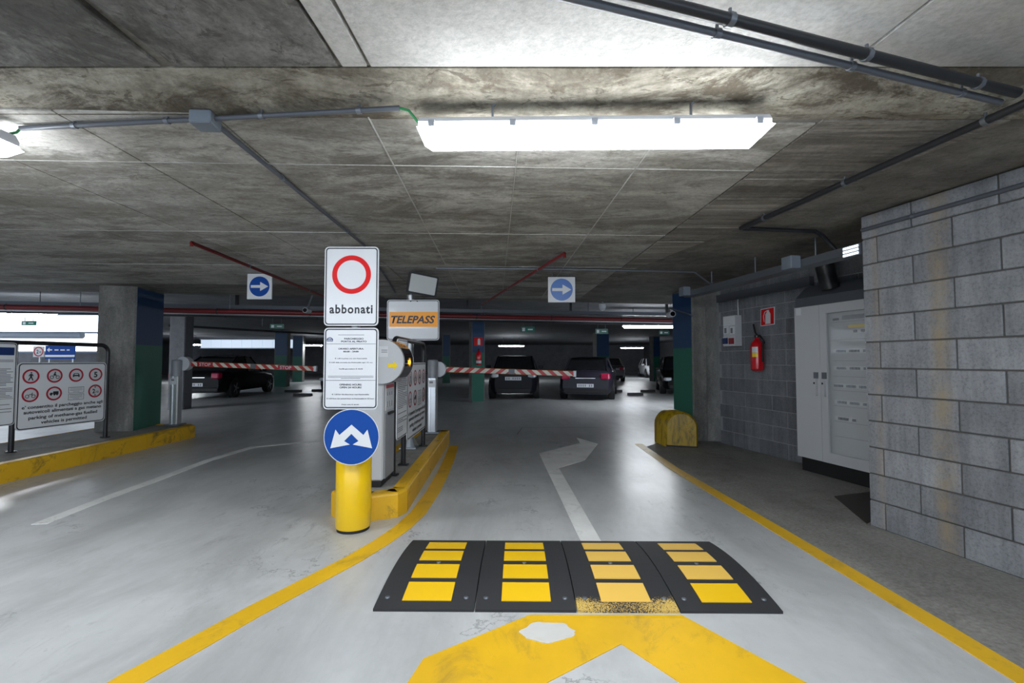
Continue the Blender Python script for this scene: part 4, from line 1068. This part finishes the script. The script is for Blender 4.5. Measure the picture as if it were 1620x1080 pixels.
for a in (.12, gw * .62): MB().poly(fr, [(a, gh * .15), (a + .10, gh * .15), (a + .13, gh * .57), (a - .02, gh * .57)], 0, .006).build('moulded_rib', 'yellow_guard', t)
MB().poly(fr, [(.02, .0), (gw - .02, 0), (gw - .02, .025), (.02, .025)], -.05, .002).build('foot_strip', 'black', t)
m = MB(); m.tube([gf + gy * .06 + UP * gh * .5 - gx * .004, gf + gy * .06 + UP * gh * .62 - gx * .004], .012, 6); m.build('side_slot', 'black', t)

# ================================================================== hanging arrow signs
def arrow_sign(x0, y0, x1, y1, Y, label, blue):
    c = D((x0 + x1) / 2, (y0 + y1) / 2, Y); s = (x1 - x0) / F * Y; h = (D(x0, y0, Y) - D(x0, y1, Y)).z
    t = thing('arrow_sign', label, 'sign', c); fr = Fr(c, EX, UP)
    MB().poly(fr, [(-s / 2, -h / 2), (s / 2, -h / 2), (s / 2, h / 2), (-s / 2, h / 2)], -.02, 0).build('plate', 'print_white', t)
    MB().poly(fr, circ(s * .41, seg=40), 0, .0015).build('blue_disc', blue, t)
    MB().flat(fr, [(a * s, b * s) for a, b in ((-.35, -.055), (.03, -.055), (.03, -.19), (.36, 0), (.03, .19), (.03, .055), (-.35, .055))], .003).build('arrow', 'print_white', t)
    for dx in (-s * .35, s * .35): MB().tube([fr.pt(dx, h / 2 - .02, -.012), Vector((fr.pt(dx, 0, 0).x, c.y + .012, ZC))], .006, 6).build('hanger', 'dark_galvanised', t)
plain('faded_blue', (.06, .17, .50), .35)
arrow_sign(391, 433, 430, 473, 6.0, 'square white sign with a deep blue arrow disc near the left red pipe'.replace(' left', ' rising'), 'print_blue')
arrow_sign(867, 438, 910, 478, 6.0, 'square white sign with a faded pale blue arrow disc', 'faded_blue')

# red sprinkler branches
a, b = P(303, 384, 2.34), P(515, 470, 2.28)
run('sprinkler_pipe', 'red sprinkler pipe on the ceiling beside the deep blue arrow sign', 'pipe', [a + Vector((0, 0, -.03)), a, b, b + (b - a).normalized() * 1.2], .018, 'red_pipe', 1.1, clipmat='dark_galvanised')
a, b = P(893, 401, 2.34), P(762, 482, 2.28)
run('sprinkler_pipe', 'red sprinkler pipe on the ceiling beside the faded arrow sign', 'pipe', [a + Vector((0, 0, -.04)), a, b], .018, 'red_pipe', 1.1, clipmat='dark_galvanised')

# services crossing the hall under its ceiling
def cross(py_l, py_r, z, ext=7):
    a, b = P(280, py_l, z), P(1065, py_r, z); d = (b - a).normalized(); return a - d * ext, b + d * 1.0
a, b = cross(491, 507, 2.2)
run('sprinkler_main', 'long red sprinkler main crossing the hall behind the barriers', 'pipe', [a, b], .045, 'red_pipe', 1.6, 12, 'black')
for k in range(8):
    c = a + (b - a) * (k / 7.5 + .03); 
    MB().tube([c, Vector((c.x, c.y, ZF - .004))], .008, 5).build('drop_rod', 'dark_galvanised', bpy.data.objects['sprinkler_main'])
a, b = cross(498, 513, 2.15)
run('hall_conduit', 'black conduit just below the long red sprinkler main', 'conduit', [a, b], .03, 'conduit_black', 1.6, 8, 'black')
a2, b2 = cross(495, 510, 2.17)
run('hall_conduit', 'pale conduit between the red main and the black conduit', 'conduit', [a2 + GY * .1, b2 + GY * .1], .016, 'aluminium')
a, b = cross(485, 498, 2.32)
t = thing('hall_cable_tray', 'perforated grey cable tray above the long red sprinkler main', 'cable tray', a)
d = (b - a).normalized(); nn = Vector((-d.y, d.x, 0)); L = (b - a).length; fr = Fr(a, nn, UP); LL = L if fr.n.dot(d) > 0 else -L
MB().poly(fr, [(-.12, -.03), (.12, -.03), (.12, .04), (.114, .04), (.114, -.024), (-.114, -.024), (-.114, .04), (-.12, .04)], 0, LL).build('tray', 'conduit_grey', t)
for k in range(8):
    c = a + d * L * (k + .5) / 8; MB().box(c + UP * .2, (.05, .05, .4)).build('hanger', 'conduit_black', t)
# beam and ducts in the daylit part of the hall
run('hall_duct', 'pale grey duct hanging in front of the window band', 'duct', [Vector((-28, 12.7, 2.0)), Vector((-12.6, 13.7, 2.0))], .10, 'duct_grey', None, 12)
run('hall_duct', 'thin dark pipe hanging in the daylit end of the hall', 'pipe', [Vector((-11.4, 15.5, 2.42)), Vector((-5, 22.5, 2.3))], .04, 'conduit_black', None, 8)
for ob in [o for o in COL.objects if o.name.startswith('hall_duct') and o.parent is None]:
    m = MB(); q = Vector(ob.location)
    MB().tube([q + Vector((3, .2, 0)), Vector((q.x + 3, q.y + .2, ZF - .004))], .01, 5).build('drop_rod', 'dark_galvanised', ob)

# CCTV cameras
def cctv(p, label, top):
    t = thing('security_camera', label, 'camera', p)
    fr = Fr(p, EX, UP)
    MB().tube([p + EY * .12, p, p - EY * .06], [.04, .045, .045], 14).build('body', 'lamp_housing', t)
    MB().tube([p - EY * .062, p - EY * .068], .036, 14).build('lens', 'glass_black', t)
    MB().tube([p + EY * .06 + UP * .03, p + EY * .08 + UP * .1, top], .012, 6).build('bracket', 'dark_galvanised', t)
p = D(485, 491, 8.0); cctv(p, 'round security camera hung by the abbonati sign', Vector((p.x + .05, p.y + .1, ZC)))
p = D(1062, 497, 6.9); cctv(p, 'round security camera bracketed to the guarded pillar', Vector((PR.x + .02, PR.y - .0, p.z + .02)))
p = D(953, 486, 9.0)
t = thing('dome_camera', 'small white dome camera on the ceiling past the faded arrow sign', 'camera', p)
MB().lathe(p, [(.0, -.07), (.05, -.05), (.065, -.01), (.07, 0), (.07, .06)], 16).build('dome', 'white_sign', t); MB().tube([p + UP * .05, Vector((p.x, p.y, ZC + .02))], .02, 8).build('stem', 'dark_galvanised', t)

# green-blue exit signs far off
def exit_sign(px_, py_, Y, wpx, label, hpx=9):
    c = D(px_, py_, Y); w_ = wpx / F * Y; h_ = hpx / F * Y
    t = thing('exit_sign', label, 'sign', c); fr = Fr(c, EX, UP)
    MB().poly(fr, [(-w_ / 2, -h_ / 2), (w_ / 2, -h_ / 2), (w_ / 2, h_ / 2), (-w_ / 2, h_ / 2)], -.03, 0).build('plate', 'exit_green', t)
    MB().flat(fr, [(-w_ * .40, -h_ * .3), (-w_ * .2, -h_ * .3), (-w_ * .2, h_ * .3), (-w_ * .40, h_ * .3)], .002).build('pictogram', 'grey_sign', t)
    MB().flat(fr, [(w_ * .0, -h_ * .12), (w_ * .36, -h_ * .12), (w_ * .36, h_ * .12), (w_ * .0, h_ * .12)], .002).build('marking', 'grey_sign', t)
    for s in (-1, 1): MB().tube([fr.pt(s * w_ * .3, h_ / 2, -.015), Vector((c.x + s * w_ * .3, c.y + .015, ZF))], .007, 5).build('hanger', 'dark_galvanised', t)
exit_sign(45, 511, 12, 22, 'green hanging sign in front of the daylit window band', 7)
exit_sign(438, 516, 16, 22, 'teal hanging sign beside the abbonati panel, over the black coupe', 7)
exit_sign(835, 521, 17, 22, 'teal hanging sign above the black hatchback that faces the barrier', 9)
exit_sign(952, 524, 18, 20, 'teal hanging sign above the charcoal car with its rear to the barrier', 8)
exit_sign(1051, 526, 18, 16, 'teal hanging sign close to the guarded pillar', 6)
# height and direction signs on the far wall behind the boards
Yw = 13.5
c = D(61, 556, Yw)
t = thing('height_sign', 'small white square sign with a red height limit ring', 'sign', (c.x, c.y, 0)); fr = Fr(c, EX, UP); s = 17 / F * Yw
MB().tube([(c.x, c.y + .05, 0), (c.x, c.y + .05, c.z + .1)], .03, 8).build('post', 'galvanised', t)
MB().poly(fr, [(-s / 2, -s / 2), (s / 2, -s / 2), (s / 2, s / 2), (-s / 2, s / 2)], -.02, 0).build('plate', 'white_sign', t)
MB().band(fr, circ(s * .46, seg=28), circ(s * .34, seg=28), .002).build('red_ring', 'print_dark_red', t)
text('lettering', '2', fr, -s * .09, 0, s * .2, s * .36, .003, 'print_black', t, .03); text('lettering', '10', fr, s * .16, -s * .05, s * .18, s * .2, .003, 'print_black', t, .02)
c = D(95, 557, Yw + .02)
t = thing('direction_sign', 'wide blue direction sign with a white arrow', 'sign', (c.x, c.y, 0)); fr = Fr(c, EX, UP); w_, h_ = 47 / F * Yw, 21 / F * Yw
for s in (-1, 1): MB().tube([(c.x + s * w_ * .4, c.y + .05, 0), (c.x + s * w_ * .4, c.y + .05, c.z + .15)], .03, 8).build('post', 'galvanised', t)
MB().poly(fr, [(-w_ / 2, -h_ / 2), (w_ / 2, -h_ / 2), (w_ / 2, h_ / 2), (-w_ / 2, h_ / 2)], -.02, 0).build('plate', 'print_blue', t)
MB().flat(fr, [(-w_ / 2, -h_ * .36), (w_ / 2, -h_ * .36), (w_ / 2, -h_ * .2), (-w_ / 2, -h_ * .2)], .0015).build('pale_band', 'grey_sign', t)
MB().flat(fr, [(a * h_, b * h_) for a, b in ((-1.0, .18), (-.8, .36), (-.8, .23), (-.6, .23), (-.6, .13), (-.8, .13), (-.8, 0))], .002).build('arrow', 'print_white', t)
for x0, x1 in ((-.42, -.12), (.02, .36), (.5, .72)): MB().flat(fr, [(x0 * h_, .12 * h_), (x1 * h_, .12 * h_), (x1 * h_, .22 * h_), (x0 * h_, .22 * h_)], .002).build('marking', 'print_white', t)
# fire point on the hall pillar
pf = Fr(Vector((p3.x, p3.y, 0)), GX, UP)
c = pf.pt(.20, D(761, 540, p3.y).z, .012)
t = thing('extinguisher_sign', 'red and white fire sign on the slim hall pillar', 'sign', c); f2 = Fr(c, GX, UP)
MB().poly(f2, [(-.13, -.13), (.13, -.13), (.13, .13), (-.13, .13)], -.01, 0).build('plate', 'print_red', t); MB().flat(f2, [(-.02, -.1), (.06, -.1), (.06, .06), (.02, .1), (-.02, .06)], .002).build('symbol', 'print_white', t)
c = pf.pt(.20, D(761, 577, p3.y).z, .10)
t = thing('fire_extinguisher', 'small red fire extinguisher hung on the slim hall pillar', 'fire extinguisher', c)
MB().lathe(c, [(.06, 0), (.078, .02), (.078, .34), (.05, .40), (.025, .43)], 18).build('cylinder', 'red_paint', t); MB().box(c + UP * .46, (.05, .04, .06)).build('valve', 'black', t); MB().lathe(c, [(.0795, .05), (.0795, .13)], 18).build('label', 'print_white', t)
MB().box(c + UP * .3 + GY * .085, (.05, .05, .03), TH).build('wall_bracket', 'black', t)

# ================================================================== wheel stops
ws_m = MB().poly(Fr((-.3, 0, 0), EY, UP), [(-.08, 0), (.08, 0), (.05, .09), (-.05, .09)], 0, .6).mesh('wheel_stop', 'rubber')
for x_, y_, wpx in ((464, 620, 25), (479, 626, 28), (503, 619, 18), (1005, 625, 24), (1025, 620, 22), (977, 620, 14)):
    o = bpy.data.objects.new('wheel_stop', ws_m); COL.objects.link(o); q = P(x_, y_); o.location = q; o.rotation_euler = (0, 0, R(4))
    o.scale = (wpx / F * q.y / .6, 1, 1)
    lab = 'black rubber wheel stop on the floor by the far green pillars' if x_ < 600 else 'black rubber wheel stop on the floor near the charcoal car'
    tag(o, lab, 'wheel stop', 'wheel stops by the far pillars' if x_ < 600 else 'wheel stops near the charcoal car')

# ================================================================== cars
def car(label, L, Wd, H, paint_, prof, cabin, wheels=(.80, -.78), nose=0.0):
    """x forward. prof: (x, z_top, half width) of the lower body; cabin: (x at belt front, x roof front, x roof rear, x belt rear)."""
    t = thing('parked_car', label, 'car')
    m = MB(); rows = []
    for x, zt, hw in prof:
        zb_ = .20; zm = zb_ + (zt - zb_) * .45
        half = [(hw * .86, zb_), (hw * .97, zb_ + .10), (hw, zm), (hw * .985, zt - .10), (hw * .93, zt - .03), (hw * .70, zt), (0, zt + .012)]
        rows.append([Vector((x, y, z)) for y, z in half] + [Vector((x, -y, z)) for y, z in half[-2::-1]])
    n = len(rows[0]); vs = [p for r in rows for p in r]
    fs = [(i * n + j, i * n + j + 1, (i + 1) * n + j + 1, (i + 1) * n + j) for i in range(len(rows) - 1) for j in range(n - 1)]
    fs += [(i * n + n - 1, i * n, (i + 1) * n, (i + 1) * n + n - 1) for i in range(len(rows) - 1)]
    m.add(vs, fs, True); m.add(rows[0], [list(range(n))]); m.add(rows[-1], [list(range(n))[::-1]])
    m.build('body', paint_, t)
    def belt(x):
        for (xa, za, wa), (xb, zb_, wb) in zip(prof[:-1], prof[1:]):
            if min(xa, xb) <= x <= max(xa, xb):
                f = (x - xa) / (xb - xa); return za + (zb_ - za) * f, wa + (wb - wa) * f
        return prof[-1][1], prof[-1][2]
    xf, xrf, xrr, xr = cabin
    zf, wf_ = belt(xf); zr, wr = belt(xr); hw = Wd / 2; rw_ = hw * .70
    B_ = [Vector((xf, wf_ * .84, zf - .02)), Vector((xr, wr * .84, zr - .02))]; T_ = [Vector((xrf, rw_, H - .05)), Vector((xrr, rw_ * .97, H - .06))]
    mid = Vector(((xrf + xrr) / 2, rw_ * 1.02, H - .02)); midb = Vector(((xf + xr) / 2, hw * .92, (zf + zr) / 2 - .01))
    fl_ = lambda v: Vector((v.x, -v.y, v.z))
    # glasshouse
    g = MB(); v = [B_[0], midb, B_[1], T_[1], mid, T_[0]]; v2 = [fl_(q) for q in v]
    g.add(v + v2, [(0, 5, 4, 1), (1, 4, 3, 2), (6, 7, 10, 11), (7, 8, 9, 10), (0, 6, 11, 5), (2, 3, 9, 8), (5, 11, 10, 4), (4, 10, 9, 3)]); g.build('glasshouse', 'car_glass', t)
    rf = MB(); e = .006
    rp = [T_[0] + Vector((.02, .012, .0)), mid + Vector((0, .014, 0)), T_[1] + Vector((-.03, .012, 0))]; k = [Vector((q.x, q.y * .6, q.z + .035)) for q in rp]
    rf.add(rp + k + [fl_(q) for q in k] + [fl_(q) for q in rp], [(0, 1, 4, 3), (1, 2, 5, 4), (3, 4, 7, 6), (4, 5, 8, 7), (6, 7, 10, 9), (7, 8, 11, 10)], True); rf.build('roof', paint_, t)
    for s in (1, -1):
        for a, b, nm in ((B_[0], T_[0], 'front_pillar'), (B_[1], T_[1], 'rear_pillar'), (midb, mid, 'door_pillar')):
            a_, b_ = (a, b) if s > 0 else (fl_(a), fl_(b)); MB().tube([a_, b_], .035 if nm != 'door_pillar' else .025, 6).build(nm, paint_, t)
        mp = Vector((xf - .25, s * (hw + .06), zf + .06)); MB().box(mp, (.10, .16, .11), 0, .02).build('mirror', paint_, t)
    for wx in wheels:
        for s in (1, -1):
            c = Vector((wx * L / 2 * .80, s * (hw - .10), .31))
            MB().tube([c - Vector((0, s * .06, -.02)), c + Vector((0, s * .092, .02))], .355, 24).build('wheel_arch', 'black', t)
            wob_ = MB().tube([c - Vector((0, s * .1, 0)), c + Vector((0, s * .105, 0))], .31, 24).build('wheel', 'tyre', t)
            hubm = MB(); hubm.tube([c + Vector((0, s * .100, 0)), c + Vector((0, s * .109, 0))], .06, 12)
            for q in range(5):
                a = 2 * math.pi * q / 5; dr = Vector((math.cos(a), 0, math.sin(a))); pp = Vector((-math.sin(a), 0, math.cos(a)))
                y_ = c + Vector((0, s * .1075, 0)); hubm.add([y_ + dr * .05 + pp * .03, y_ + dr * .05 - pp * .03, y_ + dr * .20 - pp * .022, y_ + dr * .20 + pp * .022], [(0, 1, 2, 3) if s < 0 else (3, 2, 1, 0)])
            hubm.build('rim', 'rim_metal', wob_)
    xfm, ztf, hwf = prof[0]; xre, ztr, hwr = prof[-1]
    s0 = 1
    for s in (1, -1):
        q = MB(); q.box((prof[0][0] - .07, s * hwf * .98, prof[0][1] - .05), (.20, .28, .13), R(-18) * s, .03); q.build('headlamp', 'headlamp', t)
        q = MB(); q.box((prof[-2][0] + .0, s * hwr * .88, ztr + .05), (.20, .28, .19), R(14) * s, .03); q.build('tail_lamp', 'tail_red', t)
    for xx, zz, nm in ((xfm + .012, .48 + nose, 'front_plate'), (xre - .012, .47, 'rear_plate')):
        pl = MB().box((xx, 0, zz), (.012, .52, .11)).build('number_plate', 'white_sign', t)
        for q in range(7):
            if q == 2: continue
            MB().box((xx + (.007 if xx > 0 else -.007), -.2 + q * .066, zz), (.002, .035, .07)).build('plate_character', 'print_grey', pl)
    MB().box((xfm + .004, 0, .60 + nose), (.02, .8, .10), 0, .008).build('grille', 'black', t); MB().box((xfm + .006, 0, .30), (.02, 1.1, .12), 0, .008).build('air_intake', 'black', t)
    MB().box((xfm + .016, 0, .655 + nose), (.01, .6, .012)).build('chrome_strip', 'chrome', t)
    MB().box((xre - .005, 0, .70), (.014, .62, .02)).build('boot_strip', 'chrome', t); MB().box((xre + .03, 0, .30), (.10, Wd * .8, .14), 0, .02).build('rear_bumper_skirt', 'black', t)
    return t
def P_hatch(L, W_, zb=.95):
    h, w_ = L / 2, W_ / 2
    return [(h, .62, w_ * .72), (h - .12, .70, w_ * .88), (h - .45, .80, w_ * .96), (h - 1.15, zb - .03, w_), (0, zb, w_), (-h + .7, zb + .03, w_ * .99), (-h + .18, zb + .02, w_ * .94), (-h + .03, zb - .05, w_ * .86), (-h, zb - .22, w_ * .82)]
def P_sedan(L, W_, zb=.86):
    h, w_ = L / 2, W_ / 2
    return [(h, .58, w_ * .70), (h - .12, .66, w_ * .86), (h - .5, .76, w_ * .96), (h - 1.3, zb, w_), (0, zb + .02, w_), (-h + 1.0, zb + .05, w_), (-h + .25, zb + .07, w_ * .93), (-h + .05, zb + .02, w_ * .86), (-h, zb - .15, w_ * .82)]
def put(o, ref, local, rz):
    """rotate by rz and put the car's local floor point at ref"""
    c, s = math.cos(rz), math.sin(rz); place(o, (ref.x - (local[0] * c - local[1] * s), ref.y - (local[0] * s + local[1] * c), 0), rz)
h1 = car('black coupe parked behind the STOP lettered barrier', 4.5, 1.80, 1.44, 'car_black', P_sedan(4.5, 1.8), (1.0, .25, -.75, -1.75))
put(h1, P(352, 631), (-2.2, -.85), R(90 + 6))
h2 = car('black hatchback facing the striped barrier, front plate in view', 3.7, 1.66, 1.44, 'car_navy', [(x + .0, z + (.20 if x > 1.3 else .06), w_) for x, z, w_ in P_hatch(3.7, 1.66, .92)], (1.15, .55, -1.2, -1.72), nose=.20)
put(h2, P(812, 632), (1.8, 0), R(-90 - 3))
h3 = car('charcoal hatchback parked with its rear to the barrier', 4.2, 1.74, 1.38, 'car_charcoal', P_hatch(4.2, 1.74, .93), (1.1, .4, -1.1, -1.95))
put(h3, P(970, 634), (-2.0, -.85), R(90 - 14))
h4 = car('grey hatchback with red tail lamps parked far behind the charcoal car', 4.1, 1.72, 1.42, 'car_grey', P_hatch(4.1, 1.72), (1.05, .4, -1.2, -1.9))
put(h4, P(990, 604), (-2.0, -.85), R(90 - 6))
h5 = car('black hatchback half hidden behind the guarded pillar', 4.0, 1.70, 1.42, 'car_black', P_hatch(4.0, 1.7), (1.05, .4, -1.2, -1.85))
put(h5, P(1046, 624), (1.9, -.85), R(-90 - 14))
h6 = car('black hatchback half hidden behind the abbonati sign post', 4.0, 1.70, 1.42, 'car_navy', P_hatch(4.0, 1.7), (1.05, .4, -1.2, -1.85))
put(h6, P(502, 624), (1.9, -.85), R(-90 - 4))
h7 = car('pale car parked at the back wall beyond the wheel stops', 4.0, 1.70, 1.42, 'car_white', P_hatch(4.0, 1.7), (1.05, .4, -1.2, -1.85))
put(h7, P(1024, 598), (1.9, -.85), R(-90 - 4))
